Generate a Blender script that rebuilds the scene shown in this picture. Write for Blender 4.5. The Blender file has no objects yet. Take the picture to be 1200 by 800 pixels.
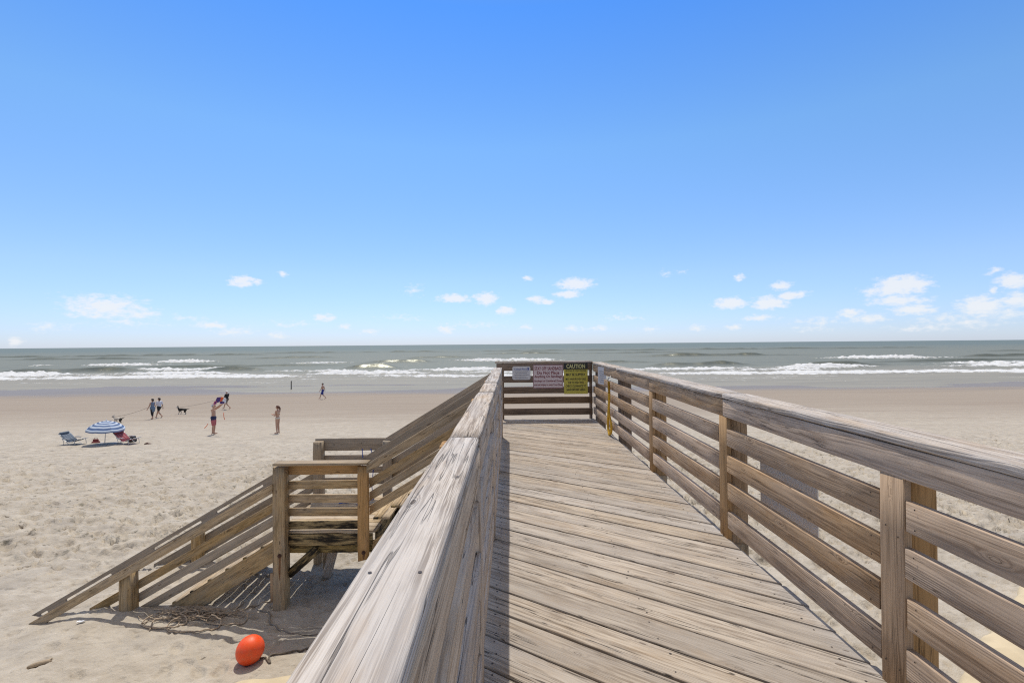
import bpy, bmesh, math, random
import numpy as np
from mathutils import Vector, Matrix
R = math.radians
rnd = random.Random(11)
S = bpy.context.scene
C = S.collection

# ------------------------------------------------------------------ camera
F, CX, CY = 560.0, 600.0, 400.0           # measured on the 1200x800 photograph
CAM_H = 1.6                               # metres above the deck
YAW, PITCH, ROLL = -0.0045, 0.0055, -0.0085
cam_rot = (Matrix.Rotation(YAW, 3, 'Z') @ Matrix.Rotation(math.pi / 2 + PITCH, 3, 'X') @ Matrix.Rotation(ROLL, 3, 'Z'))
cd = bpy.data.cameras.new('camera'); cam = bpy.data.objects.new('camera', cd); C.objects.link(cam)
cam.matrix_world = Matrix.Translation((0, 0, CAM_H)) @ cam_rot.to_4x4()
cd.sensor_width = 36.0; cd.sensor_fit = 'HORIZONTAL'; cd.lens = 36 * F / 1200
cd.clip_start = 0.02; cd.clip_end = 60000
S.camera = cam

def ray(px, py):
    return cam_rot @ Vector(((px - CX) / F, (CY - py) / F, -1.0))
def at(px, py, Y):
    d = ray(px, py); t = Y / d.y
    return Vector((0, 0, CAM_H)) + d * t

# ------------------------------------------------------------------ terrain profile
SAND_Z, SEA_Z = -2.985, -4.62
PY = np.array([-400, 0, 12, 20, 28, 40, 50, 64, 76, 92, 130, 400, 40000.])
PZ = np.array([-1.4, -2.9, -2.99, -3.26, -3.58, -4.02, -4.27, -4.59, -4.70, -4.86, -5.6, -9, -30.])
def prof(Y):
    return float(np.interp(Y, PY, PZ))
def on_sand(px, py):
    d = ray(px, py); lo, hi = 2.0, 300.0
    for _ in range(50):
        m = (lo + hi) / 2
        if CAM_H + d.z / d.y * m > prof(m): lo = m
        else: hi = m
    return at(px, py, lo)

# ------------------------------------------------------------------ numpy noise
def _h(ix, iy, s):
    n = (ix.astype(np.int64) * 374761393 + iy.astype(np.int64) * 668265263 + s * 974711) & 0x7fffffff
    n = ((n ^ (n >> 13)) * 1274126177) & 0x7fffffff
    return ((n ^ (n >> 16)) & 0xffffff) / float(0xffffff)
def vnoise(x, y, s=0):
    ix, iy = np.floor(x), np.floor(y); fx, fy = x - ix, y - iy
    fx = fx * fx * (3 - 2 * fx); fy = fy * fy * (3 - 2 * fy)
    a, b = _h(ix, iy, s), _h(ix + 1, iy, s); c, d = _h(ix, iy + 1, s), _h(ix + 1, iy + 1, s)
    return (a * (1 - fx) + b * fx) * (1 - fy) + (c * (1 - fx) + d * fx) * fy
def fbm(x, y, s=0, o=4):
    v, a, t = 0, 1.0, 0
    for k in range(o):
        v = v + a * vnoise(x * 2 ** k + 17.3 * k, y * 2 ** k - 9.1 * k, s + k); t += a; a *= .5
    return v / t
def sstep(a, b, x):
    t = np.clip((x - a) / (b - a), 0, 1); return t * t * (3 - 2 * t)

# ------------------------------------------------------------------ object helpers
def tag(o, label=None, cat=None, group=None, kind=None):
    for k, v in (('label', label), ('category', cat), ('group', group), ('kind', kind)):
        if v: o[k] = v
    return o
def thing(name, label, cat, loc=(0, 0, 0), group=None, rz=0.0):
    o = bpy.data.objects.new(name, None); C.objects.link(o)
    o.location = loc; o.rotation_euler = (0, 0, rz); o.empty_display_size = .2
    return tag(o, label, cat, group)
def wloc(o):
    m = Matrix.Translation(o.location) @ o.rotation_euler.to_matrix().to_4x4()
    return (wloc(o.parent) @ m) if o.parent else m
def link(name, me, mat, parent=None, M=None, smooth=False):
    """M is the wanted world matrix"""
    o = bpy.data.objects.new(name, me); C.objects.link(o)
    if mat is not None:
        me.materials.clear()
        for m in (mat if isinstance(mat, (list, tuple)) else [mat]): me.materials.append(m)
    M = M or Matrix.Identity(4)
    if parent:
        o.parent = parent; M = wloc(parent).inverted() @ M
    o.matrix_basis = M
    if smooth: me.polygons.foreach_set('use_smooth', [True] * len(me.polygons))
    return o
def mesh(name, v, f):
    me = bpy.data.meshes.new(name); me.from_pydata([tuple(p) for p in v], [], f); me.update(); return me
def set_grain(me, pith=None, xo=None, axis=None):
    """stores, per vertex, where it lies in the log the board was sawn from (x along the grain)"""
    n = len(me.vertices); co = np.empty(n * 3, np.float32); me.vertices.foreach_get('co', co); co = co.reshape(-1, 3)
    if axis is not None: co = co[:, axis]
    xo = rnd.uniform(0, 60) if xo is None else xo
    py, pz = pith or (rnd.uniform(-.06, .06), rnd.choice((-1, 1)) * rnd.uniform(.03, .10))
    g = np.column_stack([co[:, 0] + xo, co[:, 1] + py, co[:, 2] + pz]).astype(np.float32)
    a = me.attributes.new('grain', 'FLOAT_VECTOR', 'POINT'); a.data.foreach_set('vector', g.ravel())
    t = me.attributes.new('tint', 'FLOAT', 'POINT'); t.data.foreach_set('value', np.full(n, rnd.random(), np.float32))

def disc(v, f, c, r, ax, ay, n=6):
    i = len(v)
    for k in range(n):
        a = 2 * math.pi * k / n
        v.append(Vector(c) + Vector(ax) * (r * math.cos(a)) + Vector(ay) * (r * math.sin(a)))
    f.append(tuple(range(i, i + n)))

def board(name, p0, p1, w, t, normal, mat, parent, warp=.002, ch=.004, nails=None, pith=None, label=None, ends=None):
    """a sawn board from p0 to p1 (centre line), w wide across the grain, t thick along normal; nails: [(x, y)] on its +normal face"""
    p0, p1 = Vector(p0), Vector(p1); X = (p1 - p0); L = X.length; X.normalize()
    Z = Vector(normal); Z = (Z - X * Z.dot(X)).normalized(); Y = Z.cross(X)
    M = Matrix.Translation(p0) @ Matrix((X, Y, Z)).transposed().to_4x4()
    n = max(2, int(L / .22) + 1)
    hw, ht = w / 2, t / 2; c = min(ch, t * .3)
    sec = [(-hw + c, -ht), (hw - c, -ht), (hw - c * .3, -ht + c * .3), (hw, -ht + c), (hw, ht - c), (hw - c * .3, ht - c * .3),
           (hw - c, ht), (-hw + c, ht), (-hw + c * .3, ht - c * .3), (-hw, ht - c), (-hw, -ht + c), (-hw + c * .3, -ht + c * .3)]
    K = len(sec); v, f = [], []
    ph = [rnd.uniform(0, 6.28) for _ in range(4)]; tw = rnd.uniform(-.012, .012) * (1 if warp > 0 else 0)
    for i in range(n):
        x = L * i / (n - 1); e = c * .5 if i in (0, n - 1) else 0
        dy = warp * (math.sin(1.7 * x + ph[0]) + .6 * math.sin(4.1 * x + ph[1])) * .7
        dz = warp * (math.sin(1.3 * x + ph[2]) + .6 * math.sin(3.7 * x + ph[3])) * .5
        a = tw * (x / max(L, .01) - .5)
        for (y, z) in sec:
            yy = y * (1 - e / hw) + rnd.gauss(0, .0004); zz = z * (1 - e / ht * .5)
            xx = x
            if ends and i == 0: xx += ends[0] * y
            if ends and i == n - 1: xx += ends[1] * y
            v.append((xx, yy + dy - zz * a, zz + dz + yy * a))
    for i in range(n - 1):
        for k in range(K):
            a, b = i * K + k, i * K + (k + 1) % K
            f.append((a, b, b + K, a + K))
    f.append(tuple(range(K))[::-1]); f.append(tuple((n - 1) * K + k for k in range(K)))
    nf = len(f)
    for q in (nails or []):
        x, y = q[0], q[1]; r = q[2] if len(q) > 2 else .0042
        if x < 0: x += L
        disc(v, f, (x, y, ht + .0035), r, (1, 0, 0), (0, 1, 0))
    me = mesh(name, v, f)
    set_grain(me, pith)
    o = link(name, me, [mat, M_NAIL], parent, M)
    mi = np.zeros(len(me.polygons), np.int32); mi[nf:] = 1
    me.polygons.foreach_set('material_index', mi)
    sm = np.ones(len(me.polygons), bool); sm[nf - 2:] = False
    me.polygons.foreach_set('use_smooth', sm)
    if label: o['label'] = label
    return o
def post(name, x, y, z0, z1, sx, sy, mat, parent, ch=.012, label=None):
    return board(name, (x, y, z0), (x, y, z1), sx, sy, (0, -1, 0), mat, parent, warp=.001, ch=ch, pith=(rnd.uniform(-.03, .03), rnd.uniform(-.03, .03)), label=label)

def tube_geo(v, f, pts, r, n=6, cap=True):
    pts = [Vector(p) for p in pts]; base = len(v); m = len(pts); up = Vector((.3, .2, 1)).normalized()
    for i, p in enumerate(pts):
        d = (pts[min(i + 1, m - 1)] - pts[max(i - 1, 0)]).normalized()
        a = d.cross(up)
        if a.length < .05: a = d.cross(Vector((1, 0, 0)))
        a.normalize(); b = d.cross(a); rr = r[i] if isinstance(r, (list, tuple)) else r
        for k in range(n):
            t = 2 * math.pi * k / n; v.append(p + a * (rr * math.cos(t)) + b * (rr * math.sin(t)))
    for i in range(m - 1):
        for k in range(n):
            q = base + i * n; f.append((q + k, q + (k + 1) % n, q + n + (k + 1) % n, q + n + k))
    if cap:
        f.append(tuple(base + k for k in range(n))[::-1]); f.append(tuple(base + (m - 1) * n + k for k in range(n)))
def tubes(name, paths, r, mat, parent=None, n=6, M=None):
    v, f = [], []
    for p in paths:
        if isinstance(p, tuple) and len(p) == 2 and isinstance(p[0], list): tube_geo(v, f, p[0], p[1], n)
        else: tube_geo(v, f, p, r, n)
    return link(name, mesh(name, v, f), mat, parent, M, smooth=True)
def spline(pts, k=8):
    """Catmull-Rom through pts"""
    P = [Vector(p) for p in pts]; P = [P[0] * 2 - P[1]] + P + [P[-1] * 2 - P[-2]]; out = []
    for i in range(1, len(P) - 2):
        for j in range(k):
            t = j / k; a, b, c, d = P[i - 1], P[i], P[i + 1], P[i + 2]
            out.append(.5 * ((2 * b) + (c - a) * t + (2 * a - 5 * b + 4 * c - d) * t * t + (3 * b - a - 3 * c + d) * t ** 3))
    return out + [P[-2]]

def evaluated(o):
    dg = bpy.context.evaluated_depsgraph_get(); dg.update()
    return bpy.data.meshes.new_from_object(o.evaluated_get(dg))

# ------------------------------------------------------------------ node helpers
class NT:
    def __init__(s, name):
        s.m = bpy.data.materials.new(name); s.m.use_nodes = True; s.t = s.m.node_tree; s.N = s.t.nodes
        s.bsdf = s.N['Principled BSDF']
    def n(s, kind, **kw):
        nd = s.N.new(kind)
        for k, v in kw.items(): setattr(nd, k, v)
        return nd
    def put(s, sock, v):
        if isinstance(v, bpy.types.NodeSocket): s.t.links.new(v, sock)
        elif v is not None: sock.default_value = v
    def math(s, op, a, b=None, c=None, clamp=False):
        nd = s.n('ShaderNodeMath', operation=op, use_clamp=clamp)
        for i, x in enumerate((a, b, c)):
            if x is not None: s.put(nd.inputs[i], x)
        return nd.outputs[0]
    def vmath(s, op, a, b=None, out=0):
        nd = s.n('ShaderNodeVectorMath', operation=op); s.put(nd.inputs[0], a)
        if b is not None: s.put(nd.inputs[1], b)
        return nd.outputs['Value'] if op in ('LENGTH', 'DISTANCE', 'DOT_PRODUCT') else nd.outputs[0]
    def noise(s, vec, scale=1, detail=2, rough=.5, dim='3D', out='Fac', dist=0):
        nd = s.n('ShaderNodeTexNoise', noise_dimensions=dim); s.put(nd.inputs['Vector'], vec)
        nd.inputs['Scale'].default_value = scale; nd.inputs['Detail'].default_value = detail; nd.inputs['Roughness'].default_value = rough
        nd.inputs['Distortion'].default_value = dist
        return nd.outputs[out]
    def step(s, v, a, b, lo=0., hi=1.):
        nd = s.n('ShaderNodeMapRange', interpolation_type='SMOOTHSTEP'); s.put(nd.inputs[0], v)
        for i, x in zip((1, 2, 3, 4), (a, b, lo, hi)): nd.inputs[i].default_value = x
        return nd.outputs[0]
    def mix(s, f, a, b, blend='MIX'):
        nd = s.n('ShaderNodeMix', data_type='RGBA', blend_type=blend); s.put(nd.inputs['Factor'], f)
        for k, x in ((6, a), (7, b)):
            if isinstance(x, (tuple, list)): x = (*x[:3], 1)
            s.put(nd.inputs[k], x)
        return nd.outputs[2]
    def xyz(s, v):
        nd = s.n('ShaderNodeSeparateXYZ'); s.put(nd.inputs[0], v); return nd.outputs
    def comb(s, x=0., y=0., z=0.):
        nd = s.n('ShaderNodeCombineXYZ')
        for i, q in enumerate((x, y, z)): s.put(nd.inputs[i], q)
        return nd.outputs[0]
    def attr(s, name, out='Vector'):
        return s.n('ShaderNodeAttribute', attribute_name=name).outputs[out]
    def bump(s, h, strength=.3, dist=.01, normal=None):
        nd = s.n('ShaderNodeBump'); s.put(nd.inputs['Height'], h); nd.inputs['Strength'].default_value = strength; nd.inputs['Distance'].default_value = dist
        if normal is not None: s.put(nd.inputs['Normal'], normal)
        return nd.outputs[0]
    def end(s, col=None, rough=None, normal=None, **kw):
        if col is not None: s.put(s.bsdf.inputs['Base Color'], (*col[:3], 1) if isinstance(col, (tuple, list)) else col)
        if rough is not None: s.put(s.bsdf.inputs['Roughness'], rough)
        if normal is not None: s.put(s.bsdf.inputs['Normal'], normal)
        for k, v in kw.items(): s.put(s.bsdf.inputs[k], v)
        return s.m

def plain(name, col, rough=.6, var=.12, scale=30, bump=.1, **kw):
    t = NT(name); p = t.n('ShaderNodeTexCoord').outputs['Object']
    n = t.noise(p, scale, 3)
    c = t.mix(t.step(n, .3, .7), [x * (1 - var) for x in col], [min(1, x * (1 + var)) for x in col])
    return t.end(c, rough, t.bump(n, bump, .004), **kw)

def wood(name, light, mid, dark, freq=150, contrast=.6, crack=.5, bump=.5, knots=.5, stain=None, stain_amt=0., grey=None, grey_amt=0., var=.25, knot_col=(.10, .06, .035), rough=.82, st_lo=.50, st_hi=.68, fibw=.38, grime=0.):
    t = NT(name)
    g = t.attr('grain'); x, y, z = t.xyz(g); tint = t.attr('tint', 'Fac')
    # slow wander of the pith along the log -> cathedral grain
    w1 = t.noise(t.comb(t.math('MULTIPLY', x, .8), t.math('MULTIPLY', y, 3.), z), 1, 2)
    w2 = t.noise(t.comb(t.math('MULTIPLY', x, .6), 7.3, t.math('MULTIPLY', z, 3.)), 1, 1)
    yy = t.math('ADD', y, t.math('MULTIPLY', t.math('SUBTRACT', w1, .5), .075))
    zz = t.math('ADD', z, t.math('MULTIPLY', t.math('SUBTRACT', w2, .5), .05))
    r = t.math('SQRT', t.math('ADD', t.math('MULTIPLY', yy, yy), t.math('MULTIPLY', zz, zz)))
    # knots: cells stretched along the board
    kv = t.comb(t.math('MULTIPLY', x, 1.9), t.math('MULTIPLY', t.math('ADD', y, t.math('MULTIPLY', z, .6)), 6.5), 0.)
    vo = t.n('ShaderNodeTexVoronoi', voronoi_dimensions='2D'); t.put(vo.inputs['Vector'], kv); vo.inputs['Scale'].default_value = 1.0
    cx3 = t.xyz(vo.outputs['Color']); cell = cx3[0]
    d = t.math('MULTIPLY', vo.outputs['Distance'], t.math('ADD', t.math('MULTIPLY', cx3[2], 1.6), .75))
    d = t.math('ADD', d, t.math('MULTIPLY', t.math('SUBTRACT', t.noise(t.comb(t.math('MULTIPLY', x, 14.), t.math('MULTIPLY', y, 45.), t.math('MULTIPLY', z, 45.)), 1, 2), .5), .05))
    has = t.math('GREATER_THAN', cell, 1 - knots)
    q = t.math('DIVIDE', d, .17); swell = t.math('MULTIPLY', t.math('EXPONENT', t.math('MULTIPLY', t.math('MULTIPLY', q, q), -1.)), has)
    r = t.math('ADD', r, t.math('MULTIPLY', swell, .022))
    wav = t.noise(t.comb(t.math('MULTIPLY', x, 5.), t.math('MULTIPLY', y, 25.), t.math('MULTIPLY', z, 25.)), 1, 2)
    r = t.math('ADD', r, t.math('MULTIPLY', wav, .0035))
    s1 = t.math('SINE', t.math('MULTIPLY', r, freq * 6.283))
    ring = t.math('POWER', t.math('ADD', t.math('MULTIPLY', s1, .5), .5), 1.6)
    fib = t.noise(t.comb(t.math('MULTIPLY', x, 6.), t.math('MULTIPLY', y, 330.), t.math('MULTIPLY', z, 330.)), 1, 3, .6)
    streak = t.noise(t.comb(t.math('MULTIPLY', x, 2.0), t.math('MULTIPLY', y, 42.), t.math('MULTIPLY', z, 42.)), 1, 3, .6)
    blot = t.noise(t.comb(t.math('MULTIPLY', x, 1.6), t.math('MULTIPLY', y, 7.), t.math('MULTIPLY', z, 7.)), 1, 3, .6)
    ring = t.math('MULTIPLY', ring, t.math('ADD', t.math('MULTIPLY', t.step(blot, .35, .65), .75), .30))
    k = t.math('ADD', t.math('MULTIPLY', ring, contrast), t.math('MULTIPLY', t.step(fib, .3, .7), fibw))
    k = t.math('ADD', k, t.math('MULTIPLY', t.step(streak, .32, .68), .55))
    k = t.math('DIVIDE', k, contrast * .8 + .80)
    col = t.mix(t.step(k, .1, .9), light, mid)
    col = t.mix(t.math('MULTIPLY', t.step(k, .50, .95), .75), col, dark)
    if grey: col = t.mix(t.math('MULTIPLY', t.step(blot, .40, .66), grey_amt), col, grey)
    if stain:
        st = t.noise(t.comb(t.math('MULTIPLY', x, 2.2), t.math('MULTIPLY', y, 11.), t.math('ADD', t.math('MULTIPLY', z, 11.), 5.)), 1, 4, .65)
        col = t.mix(t.math('MULTIPLY', t.step(st, st_lo, st_hi), stain_amt), col, stain)
    if grime:
        gn = t.noise(t.comb(t.math('MULTIPLY', x, 3.5), t.math('MULTIPLY', y, 16.), t.math('ADD', t.math('MULTIPLY', z, 16.), 9.)), 1, 5, .7)
        col = t.mix(t.math('MULTIPLY', t.step(gn, .52, .70), grime), col, dark)
    # per board tone
    hv = t.n('ShaderNodeHueSaturation'); t.put(hv.inputs['Value'], t.math('ADD', t.math('MULTIPLY', tint, var), 1 - var * .5))
    t.put(hv.inputs['Saturation'], t.math('ADD', t.math('MULTIPLY', t.math('FRACT', t.math('MULTIPLY', tint, 7.31)), .4), .8)); t.put(hv.inputs['Color'], col); col = hv.outputs[0]
    # knots
    kn = t.math('MULTIPLY', t.step(d, .066, .040), t.math('MULTIPLY', has, t.math('GREATER_THAN', t.xyz(vo.outputs['Color'])[1], .35)))
    kr = t.math('MULTIPLY', t.step(t.math('ABSOLUTE', t.math('SUBTRACT', d, .058)), .014, .0), has)
    col = t.mix(t.math('MULTIPLY', kn, .7), col, knot_col)
    col = t.mix(t.math('MULTIPLY', kr, .6), col, [c * .45 for c in knot_col])
    # drying checks
    cn = t.noise(t.comb(t.math('MULTIPLY', x, .9), t.math('MULTIPLY', y, 26.), t.math('MULTIPLY', z, 26.)), 1, 2, .55)
    cl = t.step(t.math('ABSOLUTE', t.math('SUBTRACT', cn, .5)), .012, .003)
    cm = t.step(t.noise(t.comb(t.math('MULTIPLY', x, 1.3), t.math('MULTIPLY', y, 9.), 3.3), 1, 1), .47, .55)
    ck = t.math('MULTIPLY', t.math('MULTIPLY', cl, cm), crack)
    col = t.mix(ck, col, (.035, .026, .02))
    h = t.math('ADD', t.math('MULTIPLY', ring, -.5), t.math('MULTIPLY', fib, .5))
    h = t.math('SUBTRACT', h, t.math('MULTIPLY', ck, 2.5)); h = t.math('SUBTRACT', h, t.math('MULTIPLY', kr, .8))
    h = t.math('ADD', h, t.math('MULTIPLY', streak, .6))
    return t.end(col, rough, t.bump(h, bump, .0035), **{'Specular IOR Level': .25})

M_NAIL = plain('nail_steel', (.035, .022, .016), .6)
M_CAP = wood('bleached_wood', (.63, .565, .49), (.46, .395, .325), (.20, .155, .12), freq=112, contrast=.5, crack=.5, bump=1.1, knots=.5, grey=(.50, .46, .42), grey_amt=.6, stain=(.44, .31, .185), stain_amt=.4, var=.12, knot_col=(.12, .085, .06), fibw=.7, grime=.22)
M_DECK = wood('deck_wood', (.505, .445, .370), (.385, .33, .268), (.18, .14, .105), freq=130, contrast=.30, crack=.85, bump=.75, knots=.45, grey=(.39, .345, .295), grey_amt=.75, stain=(.33, .235, .145), stain_amt=.30, var=.24, knot_col=(.14, .095, .065), fibw=.5, grime=.45)
M_RAIL = wood('rail_wood', (.57, .42, .285), (.42, .295, .19), (.17, .11, .068), freq=120, contrast=.55, crack=.6, bump=.5, knots=.48, grey=(.45, .36, .28), grey_amt=.55, stain=(.36, .225, .125), stain_amt=.45, var=.24, knot_col=(.15, .09, .05), fibw=.5, grime=.3)
M_RAILB = wood('lightened_rail_wood', (.66, .54, .41), (.49, .39, .29), (.22, .16, .11), freq=120, contrast=.6, crack=.8, bump=.7, knots=.45, grey=(.54, .46, .38), grey_amt=.6, stain=(.42, .29, .17), stain_amt=.45, var=.16, knot_col=(.16, .10, .06), fibw=.55, grime=.35)  # bleached rail wood, its colour lightened and warmed to offset the left rail's shade
M_TRIM = wood('post_wood', (.47, .315, .18), (.37, .24, .13), (.19, .12, .065), freq=150, contrast=.5, crack=.5, bump=.35, knots=.35, stain=(.36, .25, .16), stain_amt=.5, var=.2)
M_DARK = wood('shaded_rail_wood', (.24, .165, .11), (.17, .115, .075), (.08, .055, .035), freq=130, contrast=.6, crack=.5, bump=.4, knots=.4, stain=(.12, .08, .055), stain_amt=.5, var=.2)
M_STAIR = wood('stair_wood', (.54, .395, .225), (.41, .285, .145), (.19, .12, .06), freq=130, contrast=.5, crack=.7, bump=.5, knots=.5, grey=(.40, .335, .25), grey_amt=.55, stain=(.17, .12, .06), stain_amt=.55, var=.25, fibw=.45, grime=.45)
M_STAIRG = wood('weathered_stair_wood', (.42, .335, .235), (.315, .245, .165), (.15, .11, .07), freq=120, contrast=.6, crack=.5, bump=.4, knots=.35, grey=(.36, .31, .25), grey_amt=.5, var=.2)
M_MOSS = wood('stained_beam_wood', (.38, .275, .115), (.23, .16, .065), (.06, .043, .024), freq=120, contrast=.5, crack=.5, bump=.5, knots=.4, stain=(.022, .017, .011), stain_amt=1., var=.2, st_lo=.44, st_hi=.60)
M_TREAD = wood('worn_tread_wood', (.52, .42, .29), (.42, .32, .21), (.2, .14, .09), freq=120, contrast=.5, crack=.5, bump=.5, knots=.3, stain=(.07, .06, .05), stain_amt=.45, var=.25)
M_BUOY = plain('orange_plastic', (.95, .095, .010), .38, .05, 12, .05)
def buoy_mat():
    t = NT('scuffed_orange_plastic'); p = t.n('ShaderNodeTexCoord').outputs['Object']
    n = t.noise(p, 9, 5, .65); sc = t.noise(t.vmath('MULTIPLY', p, (60, 60, 9)), 1, 4, .7)
    c = t.mix(t.step(n, .45, .65), (.90, .085, .010), (.80, .115, .03)); c = t.mix(t.math('MULTIPLY', t.step(sc, .60, .72), .35), c, (.75, .30, .16))
    c = t.mix(t.math('MULTIPLY', t.step(t.noise(p, 30, 4, .7), .60, .70), .5), c, (.42, .33, .24))
    return t.end(c, t.step(n, .3, .7, .38, .6), t.bump(sc, .15, .003))
M_BUOY = buoy_mat()
M_ROPE_Y = plain('yellow_rope', (.62, .36, .02), .7, .3, 90, .5)
M_ROPE_T = plain('tan_root', (.40, .31, .215), .85, .35, 25, .5)
M_ROPE_D = plain('dark_line', (.13, .105, .08), .85, .3, 30)
M_CORD_B = plain('blue_cord', (.03, .10, .45), .6)
M_STEEL = plain('galvanized_steel', (.42, .44, .46), .35, Metallic=.8)
M_RUST = plain('rusty_bolt', (.07, .03, .018), .8, .4, 60, .4)
M_BAG = plain('geotextile', (.55, .45, .29), .9, .08, 5, .3)
M_WSIGN = plain('white_sign_panel', (.86, .83, .77), .45, .05, 8, .02)

SEEDL, SEEDR = 21, 31
# ------------------------------------------------------------------ boardwalk
BW = thing('boardwalk', 'weathered wooden boardwalk with diagonal deck boards leading towards the sea', 'boardwalk', (0, 4, 0))
XL, XR, Y0, Y1 = -.31, 1.79, -2.2, 10.22
u = Vector((.825, -.565, 0)).normalized(); nrm = Vector((.565, .825, 0)).normalized()
PITCHB, WB = .2150, .2008
corners = [Vector(c) for c in ((XL, Y0, 0), (XR, Y0, 0), (XR, Y1, 0), (XL, Y1, 0))]
ds = [c.dot(nrm) for c in corners]
off = -.034
k0, k1 = int(math.floor((min(ds) - off) / PITCHB)), int(math.ceil((max(ds) - off) / PITCHB))
def clip(poly, n, d, keep_le):
    out = []
    for i in range(len(poly)):
        a, b = poly[i], poly[(i + 1) % len(poly)]; da, db = a.dot(n) - d, b.dot(n) - d
        if not keep_le: da, db = -da, -db
        if da <= 0: out.append(a)
        if (da < 0 < db) or (db < 0 < da): out.append(a + (b - a) * (da / (da - db)))
    return out
def area(p):
    return .5 * abs(sum(p[i].x * p[(i + 1) % len(p)].y - p[(i + 1) % len(p)].x * p[i].y for i in range(len(p))))
for k in range(k0, k1 + 1):
    c0 = off + k * PITCHB + rnd.uniform(-.0022, .0022); w = WB + rnd.uniform(-.003, .003)
    jl, jr = rnd.uniform(-.006, .006), rnd.uniform(-.012, .012)
    poly = [Vector((XL + jl, Y0, 0)), Vector((XR + jr, Y0, 0)), Vector((XR + jr, Y1, 0)), Vector((XL + jl, Y1, 0))]
    poly = clip(poly, nrm, c0, False); poly = clip(poly, nrm, c0 + w, True)
    if len(poly) < 3 or area(poly) < .03: continue
    # split long edges so the board can cup a little
    P = []
    for i in range(len(poly)):
        a, b = poly[i], poly[(i + 1) % len(poly)]
        if (b - a).length > 1e-4: P.append(a)
    cen = sum(P, Vector()) / len(P); n = len(P)
    dz = rnd.uniform(-.0025, .001); tilt = rnd.uniform(-.008, .008)
    def lift(p): return dz + tilt * (p.dot(nrm) - c0 - w / 2)
    def inset(p, e):
        q = p - cen; a, b = q.dot(u), q.dot(nrm)
        return cen + u * (a - math.copysign(min(abs(a), e), a)) + nrm * (b - math.copysign(min(abs(b), e), b))
    v = [];
    for p in P: v.append(p + Vector((0, 0, -.038)))
    for p in P: v.append(p + Vector((0, 0, lift(p) - .006)))
    for p in P: v.append(inset(p, .002) + Vector((0, 0, lift(p) - .0018)))
    for p in P: v.append(inset(p, .006) + Vector((0, 0, lift(p))))
    f = [tuple(range(n))[::-1], tuple(range(3 * n, 4 * n))]
    for l in range(3):
        for i in range(n): f.append((l * n + i, l * n + (i + 1) % n, (l + 1) * n + (i + 1) % n, (l + 1) * n + i))
    nf = len(f)
    for xn in (-.085, .80, 1.66):
        for q in ((.03, .10, .178) if xn < 0 else (.04, .165)):
            # nail position: on the line across the board at height q, at x ~ xn
            b = c0 + q; xx = xn + rnd.uniform(-.018, .018); yy = (b - xx * nrm.x) / nrm.y
            if Y0 + .1 < yy < Y1 - .1:
                pp = Vector((xx, yy, 0)); disc(v, f, pp + Vector((0, 0, lift(pp) + .0012)), rnd.uniform(.0045, .0075), u, nrm)
    loc = [((p - cen).dot(u), (p - cen).dot(nrm), p.z) for p in v]
    M = Matrix.Translation(cen) @ Matrix((u, nrm, Vector((0, 0, 1)))).transposed().to_4x4()
    me = mesh('deck_board', loc, f); set_grain(me)
    o = link('deck_board', me, [M_DECK, M_NAIL], BW, M)
    mi = np.zeros(len(me.polygons), np.int32); mi[nf:] = 1; me.polygons.foreach_set('material_index', mi)
for x in (-.10, .80, 1.66):
    board('joist', (x, Y0, -.165), (x, Y1, -.165), .24, .04, (1, 0, 0), M_STAIR, BW, ch=.003)
board('end_beam', (XL, Y1 + .025, -.14), (1.95, Y1 + .025, -.14), .235, .04, (0, -1, 0), M_STAIR, BW)
for y in (2.2, 3.96, 5.98, 7.92, 10.05):
    board('cross_beam', (-.34, y + .12, -.405), (1.95, y + .12, -.405), .235, .04, (0, -1, 0), M_STAIR, BW)
    for x in (-.25, 1.87):
        post('pile', x, y, prof(y) - .3, -.045, .14, .14, M_STAIR, BW)

# ------------------------------------------------------------------ right railing
ZB = [.16, .3825, .605, .828]              # centres of the four boards
def lift_r(y): return -.012 + .0042 * y    # the rail rises a little towards the sea
RR = thing('wooden_railing', 'long slatted wooden railing along the right side of the boardwalk', 'railing', (1.8, 4, 0), 'railings round the boardwalk')
XI = 1.756
rnd.seed(SEEDR)
BH = .140
trims = [.36, 2.205, 3.957, 5.985]
for i, y in enumerate(trims):
    board('trim_board', (XI + .019, y, -.01), (XI + .019, y, .985 + lift_r(y)), BH, .038, (-1, 0, 0), M_TRIM, RR, warp=.001, nails=[(.12, .04), (.12, -.04), (.75, .03), (.72, -.04)])
bays = [(-1.5, .29), (.43, 2.135), (2.275, 3.887), (4.027, 5.915), (6.055, 10.12)]
for a, b in bays:
    for z in ZB:
        j = rnd.uniform(-.008, .008); e = rnd.uniform(.002, .012)
        board('rail_board', (XI + .019, a + e, z + j + lift_r(a)), (XI + .019, b - e, z + rnd.uniform(-.008, .008) + lift_r(b)), BH, .038, (-1, 0, 0), M_RAIL, RR,
              nails=[(.05, .045), (.05, -.045), (-.05, .045), (-.05, -.045)])
fj = [-1.5, 3.95, 6.03, 10.12]
for a, b in zip(fj, fj[1:]):
    board('top_rail', (XI + .019, a + .002, 1.055 + lift_r(a)), (XI + .019, b - .002, 1.055 + lift_r(b)), .142, .038, (-1, 0, 0), M_RAIL, RR,
          nails=[(.05, .045), (.05, -.045), (-.05, .045), (-.05, -.045)])
cj = [-1.5, 3.952, 7.9, 10.28]
for a, b in zip(cj, cj[1:]):
    board('cap_rail', (XI + .10, a + .003, 1.150 + lift_r(a)), (XI + .10, b - .003, 1.150 + lift_r(b)), .215, .042, (0, 0, 1), M_CAP, RR, warp=.003, ch=.008,
          nails=[(.06, .06), (.06, -.06), (-.06, .06), (-.06, -.06)])
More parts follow.
